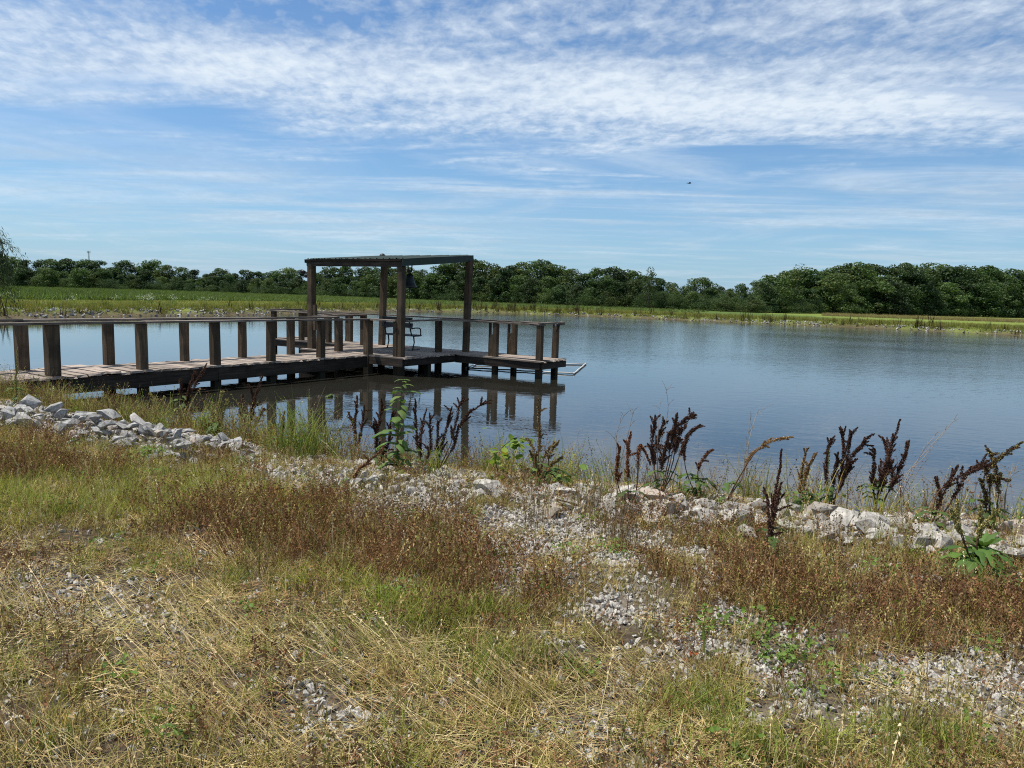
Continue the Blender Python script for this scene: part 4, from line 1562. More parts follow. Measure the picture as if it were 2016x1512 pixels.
def build_shore_tangle(rust, straw, olive, green, patch):
    tg = []
    for i in range(7):
        cols = [rust + straw[:1], olive + rust[:2], green, straw + olive, rust, green + olive, SEED_DARK + rust][i]
        v, f, c = blades(11, 0.10, 0.36, 0.0042, 0.18, 0.22, cols, 4, 0.55, seed=640 + i, head=0.7)
        r2 = np.random.default_rng(660 + i)
        m = 34
        rr = 0.11 * np.sqrt(r2.random(m)); aa = r2.uniform(0, 6.28, m)
        cen = np.stack([rr * np.cos(aa), rr * np.sin(aa), r2.uniform(0.02, 0.22, m)], 1)
        nr = r2.normal(size=(m, 3)); nr /= np.linalg.norm(nr, axis=1)[:, None]
        v2, f2 = leaf_quads(cen, nr, 0.014 if i in (1, 2, 5) else 0.008, 0.4)
        c2 = np.array(cols)[r2.integers(0, len(cols), m)] * r2.uniform(0.7, 1.3, m)[:, None]
        tg.append(np_mesh('shore_tangle', np.vstack([v, v2]), np.vstack([f, f2 + len(v)]), M['weed'], False, np.vstack([c, np.repeat(c2, 4, 0)])))
    cover('shore_tangle', 75, lambda x, y, d: np.where(x > 0.6, smooth(0.55, 0.1, d), smooth(1.0, 0.3, d)) * (0.2 + 0.8 * patch(x, y, 0.45, 0.38, 0.58)), tg,
          'tangle of dry stems and small green weeds along the near waterline', 'weeds', 0.55, 1.6, 0.14, dmin=-0.25)


def build_cover():
    straw = [(0.448, 0.370, 0.179), (0.538, 0.448, 0.235), (0.336, 0.263, 0.123), (0.358, 0.325, 0.118), (0.605, 0.515, 0.314)]
    olive = [(0.240, 0.240, 0.066), (0.300, 0.270, 0.090), (0.360, 0.294, 0.120), (0.216, 0.228, 0.054)]
    green = [(0.207, 0.276, 0.052), (0.247, 0.299, 0.067), (0.172, 0.236, 0.044), (0.310, 0.310, 0.098)]
    rust = [(0.220, 0.118, 0.058), (0.180, 0.096, 0.050), (0.255, 0.145, 0.072), (0.285, 0.19, 0.095), (0.142, 0.080, 0.044)]
    bare = lambda x, y: np.clip(gravel_w(x, y) * 1.1 + 0.45 * Z_GRAVEL4(x, y), 0, 1)
    patch = lambda x, y, s, lo=0.4, hi=0.6: smooth(lo, hi, vnoise(x, y, s, 3))
    # gravel
    peb = PEBBLES
    cover('gravel', 1900, lambda x, y, d: 0.10 + 0.85 * gravel_w(x, y), peb, 'pale crushed limestone gravel lying between the dry weeds', 'gravel', 0.006, 0.027, flat3=True, zoff=0.006)
    # flat straw litter
    lit = [tuft_mesh('straw_litter', M['dry'], 30, 0.10, 0.13, 0.0030, 0, 0, straw + olive + rust[:1], 3, 0, flat=True, seed=400 + i) for i in range(6)]
    cover('straw_litter', 105, lambda x, y, d: np.clip(0.10 + 0.6 * Z_STRAW(x, y) * (0.3 + 0.7 * patch(x, y, 0.5, 0.42, 0.6)) - 0.45 * Z_GRAVEL(x, y) - 0.3 * rust_w(x, y), 0.05, 1), lit, 'flattened straw and dead grass lying over the gravel', 'straw', 0.8, 1.3, 0.05, zoff=0.01)
    # short standing dry and olive grass
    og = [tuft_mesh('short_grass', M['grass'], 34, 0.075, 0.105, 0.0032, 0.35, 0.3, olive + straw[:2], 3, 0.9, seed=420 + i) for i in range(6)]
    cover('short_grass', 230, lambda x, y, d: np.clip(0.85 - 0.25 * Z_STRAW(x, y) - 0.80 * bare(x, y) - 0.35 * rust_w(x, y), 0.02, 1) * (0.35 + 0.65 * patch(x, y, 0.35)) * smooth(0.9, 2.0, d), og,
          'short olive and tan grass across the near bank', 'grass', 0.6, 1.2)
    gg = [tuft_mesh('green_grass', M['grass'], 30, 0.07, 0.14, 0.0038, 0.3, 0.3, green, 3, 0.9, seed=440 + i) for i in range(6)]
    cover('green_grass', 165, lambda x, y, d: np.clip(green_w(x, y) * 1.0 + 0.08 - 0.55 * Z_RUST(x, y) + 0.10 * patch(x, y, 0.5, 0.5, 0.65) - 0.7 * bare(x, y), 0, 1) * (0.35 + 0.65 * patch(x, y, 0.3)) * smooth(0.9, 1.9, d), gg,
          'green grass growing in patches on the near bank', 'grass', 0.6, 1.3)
    # long bleached stalks bent over to the left
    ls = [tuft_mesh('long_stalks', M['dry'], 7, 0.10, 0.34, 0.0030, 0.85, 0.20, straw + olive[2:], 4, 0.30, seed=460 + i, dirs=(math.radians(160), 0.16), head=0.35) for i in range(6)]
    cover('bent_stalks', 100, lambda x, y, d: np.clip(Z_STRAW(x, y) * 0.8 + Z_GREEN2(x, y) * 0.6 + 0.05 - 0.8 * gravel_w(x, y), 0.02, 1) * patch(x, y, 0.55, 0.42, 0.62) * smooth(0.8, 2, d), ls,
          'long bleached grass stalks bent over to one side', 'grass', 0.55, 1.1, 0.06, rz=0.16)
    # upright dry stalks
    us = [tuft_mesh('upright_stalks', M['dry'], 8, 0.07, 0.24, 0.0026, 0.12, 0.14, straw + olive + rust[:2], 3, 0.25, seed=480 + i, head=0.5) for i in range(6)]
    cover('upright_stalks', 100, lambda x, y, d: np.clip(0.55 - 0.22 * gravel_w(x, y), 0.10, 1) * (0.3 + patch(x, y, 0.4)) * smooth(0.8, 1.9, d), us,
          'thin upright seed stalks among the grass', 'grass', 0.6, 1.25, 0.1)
    # rusty fine weeds
    rs = []
    for i in range(8):
        v, f, c = blades(30, 0.10, 0.17, 0.0020, 0.22, 0.28, rust + olive[:2 * (i % 3 == 0)] + straw[2:2 + i % 2], 3, 0.6, seed=500 + i, head=1.0)
        r2 = np.random.default_rng(520 + i)
        m = 90
        rr = 0.12 * np.sqrt(r2.random(m)); aa = r2.uniform(0, 6.28, m)
        cen = np.stack([rr * np.cos(aa), rr * np.sin(aa), r2.uniform(0.03, 0.17, m)], 1)
        nr = r2.normal(size=(m, 3)); nr /= np.linalg.norm(nr, axis=1)[:, None]
        v2, f2 = leaf_quads(cen, nr, 0.0032)
        c2 = np.array(rust)[r2.integers(0, len(rust), m)] * r2.uniform(0.7, 1.5, m)[:, None]
        rs.append(np_mesh('rusty_weed', np.vstack([v, v2]), np.vstack([f, f2 + len(v)]), M['dry'], False, np.vstack([c, np.repeat(c2, 4, 0)])))
    cover('rusty_weeds', 165, lambda x, y, d: np.clip(rust_w(x, y) * 1.0 + 0.14 * patch(x, y, 0.45, 0.5, 0.65) - 0.65 * Z_GRAVEL(x, y) - 0.4 * Z_GRAVEL2(x, y), 0.03, 1) * (0.35 + 0.65 * patch(x, y, 0.28, 0.36, 0.58)) * smooth(0.7, 1.6, d), rs,
          'rust brown fine-stemmed dry weeds in patches on the bank', 'weeds', 0.55, 1.25, 0.12)
    # brown seed litter lying on the stones
    bl = [tuft_mesh('seed_litter', M['dry'], 40, 0.12, 0.035, 0.006, 0, 0, rust + straw[2:3], 1, 0, flat=True, seed=540 + i) for i in range(4)]
    cover('seed_litter', 90, lambda x, y, d: np.clip(0.12 + 0.5 * rust_w(x, y) + 0.45 * patch(x, y, 0.3, 0.48, 0.65) - 0.35 * Z_GRAVEL(x, y), 0, 0.9) * smooth(0.2, 0.8, d), bl,
          'fine brown seed litter lying over the gravel', 'litter', 0.8, 1.3, 0.05, zoff=0.014)
    # small leafy green herbs on the gravel
    hs = []
    for i in range(4):
        r2 = np.random.default_rng(560 + i)
        m = 34
        rr = 0.09 * np.sqrt(r2.random(m)); aa = r2.uniform(0, 6.28, m)
        cen = np.stack([rr * np.cos(aa), rr * np.sin(aa), r2.uniform(0.01, 0.08, m)], 1)
        nr = r2.normal(size=(m, 3)) * 0.5 + np.array([0, 0, 1.0]); nr /= np.linalg.norm(nr, axis=1)[:, None]
        v2, f2 = leaf_quads(cen, nr, 0.013)
        c2 = np.array([0.13, 0.21, 0.035]) * r2.uniform(0.6, 1.3, m)[:, None]
        hs.append(np_mesh('small_herb', v2, f2, M['weed'], False, np.repeat(c2, 4, 0)))
    zh = zone([(1420, 1230), (1560, 1220), (1700, 1260), (1640, 1330), (1500, 1310)], 0.2, 0.2, 1.0)
    zh2 = zone([(270, 880), (340, 880), (340, 900), (270, 905)], 0.2, 0.2, 0.6)
    zh3 = zone([(1520, 1320), (1760, 1350), (1740, 1400), (1560, 1370)], 0.2, 0.2, 1.0)
    cover('small_green_herbs', 90, lambda x, y, d: np.clip(0.8 * zh(x, y) + 0.9 * zh2(x, y) + 0.4 * zh3(x, y) + 0.02, 0, 1), hs, 'small bright green leafy herbs sprouting on the gravel', 'herbs', 0.7, 1.3)
    # grass fringe at the waterline
    fr = [tuft_mesh('shore_grass', M['grass'], 16, 0.08, 0.34, 0.006, 0.22, 0.2, green + olive, 4, 0.9, seed=600 + i) for i in range(5)]
    zl = zone([(70, 775), (230, 792), (420, 836), (520, 866), (660, 900), (650, 918), (480, 882), (300, 842), (150, 812)], 0.25, 0.4, 0.6, 0.15)
    cover('shore_grass', 70, lambda x, y, d: np.clip(zl(x, y) * patch(x, y, 0.7, 0.42, 0.6) * 0.95 + 0.10 * patch(x, y, 0.5), 0, 1) * smooth(1.5, 0.6, d), fr, 'green grass fringe growing along the near waterline', 'grass', 0.65, 1.7, 0.12, dmin=-0.25)
    build_shore_tangle(rust, straw, olive, green, patch)
    tw = []
    for i in range(6):
        cols = [SEED_DARK + rust, rust + straw[:2], SEED_TAN, SEED_DARK, olive + rust, SEED_RED + SEED_DARK][i]
        v, f, c = blades(6, 0.10, 0.55, 0.0050, 0.14, 0.16, cols, 5, 0.5, seed=680 + i)
        r2 = np.random.default_rng(690 + i)
        tips = v.reshape(6, 12, 3)
        cen = np.concatenate([tips[k, 4:12] for k in range(6)]); cen = np.repeat(cen, 5, 0) + r2.normal(size=(len(cen) * 5, 3)) * np.array([0.014, 0.014, 0.03])
        m = len(cen)
        nr = r2.normal(size=(m, 3)); nr /= np.linalg.norm(nr, axis=1)[:, None]
        v2, f2 = leaf_quads(cen, nr, 0.0055, 0.6)
        c2 = np.array(cols)[r2.integers(0, len(cols), m)] * r2.uniform(0.7, 1.3, m)[:, None]
        tw.append(np_mesh('shore_stalks', np.vstack([v, v2]), np.vstack([f, f2 + len(v)]), M['dry'], False, np.vstack([c, np.repeat(c2, 4, 0)])))
    cover('shore_stalks', 15, lambda x, y, d: smooth(0.95, 0.35, d) * (0.25 + 0.75 * patch(x, y, 0.6, 0.4, 0.58)), tw,
          'thin brown seed stalks filling the gaps along the near waterline', 'weeds', 0.5, 1.15, 0.16, dmin=-0.2)
    fd = [tuft_mesh('shore_debris', M['dry'], 16, 0.10, 0.22, 0.004, 0.6, 0.5, rust + straw, 3, 0.6, seed=620 + i) for i in range(5)]
    cover('shore_dry_weeds', 70, lambda x, y, d: smooth(1.9, 0.5, d) * (0.04 + 0.2 * patch(x, y, 0.35, 0.45, 0.65)) * (1 - 0.6 * (x < -3.2)), fd, 'thin dry brown weeds between the shore stones', 'weeds', 0.5, 1.2, 0.15, dmin=-0.05)


build_cover()


# ------------------------------------------------------------------ individual plants along the shore
LEAFC = [(0.075, 0.13, 0.028), (0.10, 0.155, 0.035), (0.06, 0.10, 0.024)]


def spline(pts, n):
    pts = np.array([tuple(p) for p in pts], float)
    if len(pts) == 2:
        t = np.linspace(0, 1, n)[:, None]
        return pts[0] * (1 - t) + pts[1] * t
    t = np.linspace(0, len(pts) - 1, n)
    out = []
    for q in t:
        i = min(int(q), len(pts) - 2); f = q - i
        p0, p1, p2, p3 = pts[max(i - 1, 0)], pts[i], pts[i + 1], pts[min(i + 2, len(pts) - 1)]
        out.append(0.5 * ((2 * p1) + (-p0 + p2) * f + (2 * p0 - 5 * p1 + 4 * p2 - p3) * f * f + (-p0 + 3 * p1 - 3 * p2 + p3) * f ** 3))
    return np.array(out)


def leaf_strip(mb, p, d, length, width, col, droop=0.8, wavy=0.15, seg=6):
    d = Vector(d).normalized()
    side = d.cross(Vector((0, 0, 1)))
    if side.length < 1e-3: side = Vector((1, 0, 0))
    side.normalize()
    p = Vector(p); vs, fs = [], []
    for i in range(seg + 1):
        t = i / seg
        w = width * (math.sin(math.pi * min(1, 0.08 + t * 0.92)) ** 0.75) * 0.5
        n = side.cross(d).normalized()
        wv = math.sin(t * 14 + length * 40) * wavy * width
        vs += [p - side * w + n * wv, p - n * (-0.12 * width), p + side * w - n * wv]
        d = (d + Vector((0, 0, -droop / seg)) + side * random.gauss(0, 0.03)).normalized()
        p = p + d * (length / seg)
    for i in range(seg):
        a = i * 3
        fs += [(a, a + 1, a + 4, a + 3), (a + 1, a + 2, a + 5, a + 4)]
    mb.add(vs, fs, tuple(np.array(col) * random.uniform(0.8, 1.2)))


def seed_cluster(path, rad, cols, dens, size, r2):
    """little seed flakes crowded round a path"""
    path = np.array(path)
    L = np.linalg.norm(np.diff(path, axis=0), axis=1).sum()
    n = max(12, int(L * dens))
    t = r2.random(n) * (len(path) - 1)
    i = t.astype(int); f = (t - i)[:, None]
    i2 = np.minimum(i + 1, len(path) - 1)
    c = path[i] * (1 - f) + path[i2] * f
    u = t / (len(path) - 1)
    clump = 0.55 + 0.45 * np.sin(u * L * 95 + r2.uniform(0, 6)) ** 2
    rr = rad * clump * (1 - 0.75 * np.clip((u - 0.45) / 0.55, 0, 1))
    dr = r2.normal(size=(n, 3)); dr /= np.linalg.norm(dr, axis=1)[:, None]
    c = c + dr * (rr * r2.random(n) ** 0.5)[:, None]
    nr = r2.normal(size=(n, 3)); nr /= np.linalg.norm(nr, axis=1)[:, None]
    v, fc = leaf_quads(c, nr, size)
    cc = np.array(cols)[r2.integers(0, len(cols), n)] * r2.uniform(0.6, 1.4, n)[:, None]
    return v, fc, np.repeat(cc, 4, 0)


PLANT_N = [0]


def dock_plant(base, spikes, label, cols, leaves=0, side=1.0, frac=0.5, thick=0.017, stemcol=(0.13, 0.075, 0.045), base_z=0.25, leafcol=None, cat='weed', name='dock_weed', leaf_len=0.16):
    """base: pixel of the foot; spikes: pixel paths of the seed spikes, each ending at its tip"""
    PLANT_N[0] += 1
    r2 = np.random.default_rng(900 + PLANT_N[0])
    p = at_ground(*base, base_z)
    if p.z < 0.0: p.z = -0.02
    D = (p - Vector(CAM)).dot(Vector(FW))
    t = empty(name, p)
    tag(t, label, cat, 'seeding plants along the near waterline')
    st = MB(); VV, FF, CC = [], [], []; nb = 0
    for sp in spikes:
        off = r2.uniform(-0.18, 0.18)
        pts = [Vector((0, 0, 0))]
        for k, (px, py) in enumerate(sp):
            q = at_depth(px, py, D + off * (k + 1) / len(sp)) - p
            pts.append(q)
        if len(pts) == 2:
            mid = pts[1] * 0.5; mid.z += pts[1].z * 0.10; mid.x -= pts[1].x * 0.15
            pts.insert(1, mid)
        for q in pts[1:-1]:
            q.x += r2.normal() * 0.025; q.y += r2.normal() * 0.05
        path = spline(pts, 22)
        path[1:] += np.cumsum(r2.normal(size=(21, 3)) * 0.0028, 0)
        st.tube([tuple(q) for q in path], [0.0055 * (1 - 0.75 * i / 21) + 0.0008 for i in range(22)], 4, False, stemcol)
        s0 = int(22 * (1 - frac) * r2.uniform(0.85, 1.1))
        main = path[min(s0, 18):]
        v, f, c = seed_cluster(main, thick * 1.45, cols, 2600, 0.0060, r2)
        VV.append(v); FF.append(f + nb); CC.append(c); nb += len(v)
        L = np.linalg.norm(path[-1] - path[min(s0, 18)])
        for b in range(int(side * 10)):
            k = r2.integers(min(s0, 17), 20)
            dirv = (path[k] - path[k - 1]); dirv /= np.linalg.norm(dirv) + 1e-9
            dirv = dirv * 0.8 + r2.normal(size=3) * 0.38 + np.array([0, 0, 0.2]); dirv /= np.linalg.norm(dirv)
            ll = L * r2.uniform(0.16, 0.36) * (1 - 0.5 * (k - s0) / 22)
            bp = np.array([path[k] + dirv * ll * q + np.array([0, 0, -0.15 * ll * q * q]) for q in np.linspace(0, 1, 5)])
            v, f, c = seed_cluster(bp, thick * 0.95, cols, 2000, 0.0056, r2)
            VV.append(v); FF.append(f + nb); CC.append(c); nb += len(v)
    st.build('stem', M['dry'], t, True)
    # cheap way to thin far below the eye: nothing hidden, every flake is real
    mesh_obj('seed_head', np_mesh('seed_head', np.vstack(VV), np.vstack(FF), M['dry'], False, np.vstack(CC)), t)
    lc = leafcol or LEAFC
    H = max(0.2, max((at_depth(*sp[-1], D) - p).z for sp in spikes))
    for i in range(int(leaves * 1.6) + 2):
        mb = MB()
        a = random.uniform(0, 6.28); z = random.uniform(0.02, 0.55) * H
        ln = leaf_len * random.uniform(0.7, 1.3)
        leaf_strip(mb, (0.0, 0.0, z * 0.6), (math.cos(a), math.sin(a), 0.7), ln, ln * 0.24, lc[i % len(lc)], 1.5, 0.22)
        mb.build('leaf', M['weed'], t, True)
    return t


def build_docks():
    dp = dock_plant
    dp((1240, 1010), [[(1238, 940), (1240, 848)], [(1250, 940), (1262, 880), (1285, 915)], [(1228, 950), (1226, 880)]], 'reddish brown seed stalk at the waterline, left of the big dark clump', SEED_RED, 3)
    dp((1300, 985), [[(1285, 900), (1290, 815)], [(1310, 890), (1335, 817)], [(1318, 900), (1345, 840), (1371, 817)], [(1330, 910), (1358, 860), (1382, 836)], [(1296, 905), (1306, 830)], [(1325, 910), (1340, 855), (1352, 835)], [(1305, 920), (1320, 850)]],
       'big dense clump of dark brown dock spikes leaning right over the water', SEED_DARK, 7, 1.3, 0.55, 0.022)
    dp((1372, 985), [[(1370, 920), (1398, 888)], [(1358, 930), (1342, 870), (1325, 860)]], 'leafy green dock with a short rusty spike beside the big dark clump', SEED_RED, 12, 0.8, 0.45, leaf_len=0.20)
    dp((1425, 1000), [[(1470, 910), (1505, 870), (1568, 858)], [(1450, 945), (1475, 900), (1492, 880)]], 'tan seed stalk arching right over the water', SEED_TAN, 4, 0.4, 0.4)
    dp((1512, 1118), [[(1520, 1000), (1538, 880)], [(1512, 1020), (1505, 962)], [(1526, 1020), (1536, 945)]], 'dark dock standing in front of the white stones, taller middle spike', SEED_DARK, 5, 0.5, 0.7, 0.012)
    dp((1575, 1012), [[(1580, 940), (1585, 880)], [(1590, 940), (1607, 892)]], 'brown and green dock with two short upright spikes', SEED_TAN, 6, 0.6, 0.7)
    dp((1636, 1015), [[(1632, 930), (1638, 862)], [(1650, 930), (1659, 843)], [(1660, 930), (1678, 850)], [(1672, 935), (1700, 890), (1720, 858)], [(1640, 950), (1650, 890)], [(1664, 960), (1685, 905)]], 'wide clump of dark brown dock spikes beyond the white stones', SEED_DARK, 7, 1.0, 0.6, 0.018)
    dp((1722, 1022), [[(1740, 930), (1773, 820)], [(1735, 940), (1737, 862)], [(1752, 930), (1785, 866)], [(1728, 950), (1722, 880)], [(1745, 960), (1762, 900)]], 'dense dark dock clump rising to one tall pointed spike', SEED_DARK, 6, 1.2, 0.62, 0.019)
    dp((1830, 1045), [[(1850, 960), (1880, 911)], [(1860, 965), (1905, 920), (1950, 908)], [(1845, 985), (1838, 940)], [(1880, 990), (1920, 930), (1952, 905)]], 'dark dock bent low to the right over the water', SEED_DARK, 8, 0.8, 0.6, 0.017)
    dp((1945, 1050), [[(1950, 950), (1968, 905), (2018, 866)], [(1940, 960), (1945, 883)], [(1955, 970), (1975, 940), (1992, 948)], [(1935, 980), (1935, 940)]], 'tall tan and green dock leaning right beside the last big stones', SEED_GREEN + SEED_DARK, 8, 1.0, 0.55, 0.021)
    dp((1915, 1130), [[(1905, 1040), (1890, 985)], [(1925, 1040), (1935, 990)], [(1895, 1050), (1870, 1000)], [(1940, 1060), (1965, 1010)]], 'pale green seeding dock with broad leaves in front of the white stones', SEED_GREEN, 18, 0.8, 0.5, 0.016, leaf_len=0.2, leafcol=[(0.07, 0.14, 0.025), (0.09, 0.16, 0.03)])
    # middle
    dp((700, 905), [[(690, 850), (686, 810)], [(702, 840), (706, 780)], [(710, 850), (716, 800)]], 'dark dock spikes left of the tall leafy plant', SEED_DARK, 2, 1.0, 0.7, 0.018)
    dp((740, 925), [[(745, 860), (758, 795)], [(738, 870), (735, 830)], [(752, 880), (772, 810)]], 'dark dock directly beside the tall leafy plant', SEED_DARK, 3, 0.8, 0.65, 0.018)
    dp((833, 930), [[(822, 860), (817, 785)], [(828, 870), (838, 805)], [(842, 880), (848, 812)]], 'narrow dark dock just right of the tall leafy plant', SEED_DARK, 2, 0.8, 0.7, 0.017)
    dp((862, 935), [[(872, 870), (887, 800)], [(886, 870), (906, 800), (921, 779)], [(890, 880), (915, 830), (958, 789)], [(862, 880), (860, 830)]], 'dark dock fanning out to the right in the middle of the shore', SEED_DARK, 3, 0.9, 0.65, 0.018)
    dp((690, 955), [[(715, 920), (752, 886)]], 'reddish brown dock spike leaning low over the gravel', SEED_RED, 1, 0.5, 0.8, 0.015)
    dp((1056, 965), [[(1058, 870), (1064, 785)], [(1048, 890), (1035, 860)], [(1068, 900), (1085, 880)]], 'tall single tan spike behind the yellow-leaved vine', SEED_TAN, 4, 0.5, 0.5, 0.015)
    dp((1075, 960), [[(1085, 900), (1098, 878)], [(1070, 910), (1066, 880)], [(1092, 920), (1110, 900)], [(1060, 915), (1040, 885)]], 'bushy faded brown weed beside the yellow-leaved vine', SEED_TAN + SEED_GREEN, 24, 0.9, 0.6, 0.020, leaf_len=0.21)
    # left
    dp((362, 838), [[(362, 780), (358, 745)], [(372, 770), (388, 728)], [(378, 775), (408, 716)], [(368, 790), (378, 750)]], 'dark dock leaning right before the second walkway bay', SEED_DARK, 12, 1.5, 0.8, 0.036, leaf_len=0.2)
    dp((487, 865), [[(488, 800), (490, 760)], [(498, 800), (518, 740)], [(482, 815), (480, 780)], [(505, 830), (520, 800)]], 'dark dock standing under the middle of the walkway', SEED_DARK, 9, 1.4, 0.8, 0.032)
    dp((655, 868), [[(648, 820), (644, 786)], [(658, 820), (662, 782)], [(664, 830), (672, 800)]], 'small dark dock right of the tall green grass clump', SEED_DARK, 5, 1.0, 0.75, 0.024)
    dp((428, 862), [[(430, 810), (436, 770)], [(440, 820), (455, 785)], [(422, 825), (415, 790)]], 'green and tan seeding dock between the two dark left docks', SEED_GREEN, 14, 0.8, 0.6, 0.022, leaf_len=0.22)
    dp((555, 892), [[(552, 850), (560, 815)], [(562, 860), (572, 830)]], 'low broad-leaved dock left of the tallest grass clump', SEED_RED, 12, 0.6, 0.6, 0.018, leaf_len=0.22)
    dp((300, 842), [[(302, 800), (296, 772)], [(310, 805), (322, 780)]], 'leafy dock behind the stone heap below the walkway', SEED_GREEN, 12, 0.6, 0.6, 0.02, leaf_len=0.2)
    dp((33, 800), [[(32, 745), (31, 690)]], 'slender climbing weed in front of the first walkway post', SEED_GREEN, 8, 0.4, 0.7, 0.012, leaf_len=0.12)
    dp((165, 800), [[(140, 768), (120, 760), (92, 772)], [(150, 775), (128, 758), (105, 762)], [(155, 780), (140, 762)]], 'reddish arching plume weed below the walkway', SEED_RED, 2, 0.5, 0.5, 0.014)
    dp((225, 800), [[(222, 760), (215, 735)], [(230, 765), (240, 742)], [(215, 775), (205, 750)]], 'bushy green seeding weed against the walkway beam', SEED_GREEN, 14, 0.8, 0.6, 0.018, leaf_len=0.14)


build_docks()


def build_leafy():
    # tall leafy stem in front of the shelter
    p = at_ground(786, 938, 0.25)
    D = (p - Vector(CAM)).dot(Vector(FW))
    t = empty('leafy_plant', p); tag(t, 'tall bright green leafy stem in front of the shelter', 'plant')
    path = spline([(0, 0, 0), at_depth(783, 880, D) - p, at_depth(787, 810, D) - p, at_depth(794, 748, D) - p], 26)
    mb = MB(); mb.tube([tuple(q) for q in path], [0.008 * (1 - 0.7 * i / 25) for i in range(26)], 5, True, (0.09, 0.13, 0.04)); mb.build('stem', M['weed'], t, True)
    for i in range(2, 26):
        for s in range(2 if i % 2 else 1):
            mb = MB()
            a = i * 2.4 + s * 2.09 + random.uniform(-.3, .3)
            ln = (0.22 if i < 16 else 0.17) * random.uniform(0.7, 1.2) * (1.0 if i < 22 else 0.6)
            leaf_strip(mb, path[i], (math.cos(a), math.sin(a), 0.45), ln, ln * random.uniform(0.34, 0.44), random.choice(((0.10, 0.17, 0.035), (0.13, 0.20, 0.045), (0.08, 0.14, 0.03))), random.uniform(0.7, 1.5), 0.08)
            mb.build('leaf', M['weed'], t, True)
    # trailing vines with rounded yellow-green leaves
    for (bx, by), pts, lab, n in (((985, 955), [(975, 900), (990, 880), (1015, 862), (1040, 868)], 'vine with rounded yellow green leaves over the shore stones', 60),
                                  ((1115, 965), [(1100, 955), (1115, 940), (1128, 932)], 'small yellow green vine low among the dry weeds', 26)):
        p = at_ground(bx, by, 0.25); D = (p - Vector(CAM)).dot(Vector(FW))
        t = empty('vine', p); tag(t, lab, 'vine')
        path = spline([(0, 0, 0)] + [at_depth(a, b, D + random.uniform(-.05, .05)) - p for a, b in pts], 24)
        mb = MB(); mb.tube([tuple(q) for q in path], 0.004, 4, True, (0.12, 0.12, 0.05)); mb.build('stem', M['weed'], t, True)
        for i in range(n):
            k = random.randrange(3, 24)
            q = Vector(path[k]) + Vector((random.gauss(0, 0.06), random.gauss(0, 0.07), random.gauss(-0.05, 0.06)))
            if q.z < 0.02: q.z = random.uniform(0.02, 0.1)
            nr = Vector((random.gauss(0, .5), random.gauss(-0.3, .5), 1)).normalized()
            a_ = nr.cross(Vector((random.random(), random.random(), 0.1))).normalized(); b_ = nr.cross(a_)
            r_ = random.uniform(0.022, 0.04)
            mb = MB()
            ring = [q + a_ * (math.cos(j * math.pi / 4) * r_ * (1.15 if j == 0 else 1)) + b_ * (math.sin(j * math.pi / 4) * r_ * 0.9) + nr * (0.15 * r_ * (j % 2)) for j in range(8)]
            col = random.choice(((0.16, 0.24, 0.03), (0.20, 0.27, 0.035), (0.12, 0.20, 0.03), (0.33, 0.26, 0.03) if random.random() < 0.3 else (0.15, 0.23, 0.03)))
            mb.add([q - nr * r_ * 0.1] + ring, [(0, 1 + j, 1 + (j + 1) % 8) for j in range(8)], col)
            mb.build('leaf', M['weed'], t, True)
    # bright leafy plant at the foot of the right dock and other rosettes
    for (px, py), n, ln, col, lab, up in (((1950, 1150), 22, 0.20, (0.060, 0.115, 0.022), 'broad-leaved green rosette below the right-hand stones', 0.9),
                                          ((1930, 1115), 16, 0.16, (0.075, 0.14, 0.028), 'upright bushy green plant in front of the right-hand stones', 1.7),
                                          ((625, 1060), 7, 0.13, (0.085, 0.12, 0.025), 'dark green dock rosette in the brown weeds, the left one', 0.5),
                                          ((695, 1062), 9, 0.15, (0.095, 0.135, 0.03), 'dark green dock rosette in the brown weeds, beside the first', 0.6),
                                          ((395, 1035), 5, 0.11, (0.12, 0.15, 0.03), 'small yellowish rosette in the olive grass', 0.7),
                                          ((480, 990), 5, 0.10, (0.15, 0.20, 0.05), 'pale green seedling in the olive grass near the gravel', 1.0),
                                          ((780, 1000), 5, 0.10, (0.13, 0.15, 0.04), 'low leaf rosette on the gravel below the shore stones', 0.3),
                                          ((1755, 1120), 6, 0.10, (0.09, 0.15, 0.03), 'small green seedling in the rusty weeds', 0.9),
                                          ((1625, 1110), 5, 0.09, (0.09, 0.15, 0.03), 'tiny green seedling left in the rusty weeds', 0.9),
                                          ((405, 850), 14, 0.17, (0.085, 0.15, 0.04), 'upright narrow-leaved green plant beside the left stones', 1.6)):
        p = at_ground(px, py, 0.45)
        t = empty('leaf_rosette', p); tag(t, lab, 'plant')
        for i in range(n):
            a = i * 2.4 + random.uniform(-.3, .3)
            mb = MB(); l = ln * random.uniform(0.7, 1.2)
            leaf_strip(mb, (0, 0, 0.0 if up < 1.5 else random.uniform(0, 0.16)), (math.cos(a), math.sin(a), up), l, l * 0.3, col, 1.0, 0.12)
            mb.build('leaf', M['weed'], t, True)
    # single large curled leaf with reddened leaves at its foot
    p = at_ground(1385, 1290, 0.5)
    t = empty('dock_seedling', p); tag(t, 'single upright curled green leaf with red leaves at its foot', 'plant')
    mb = MB(); leaf_strip(mb, (0.0, 0, 0), (-0.05, 0.0, 1.0), 0.15, 0.055, (0.14, 0.20, 0.045), 0.25, 0.1); mb.build('leaf', M['weed'], t, True)
    mb = MB(); leaf_strip(mb, (0.01, 0, 0), (0.3, -0.2, 0.5), 0.10, 0.03, (0.10, 0.15, 0.04), 0.9); mb.build('leaf', M['weed'], t, True)
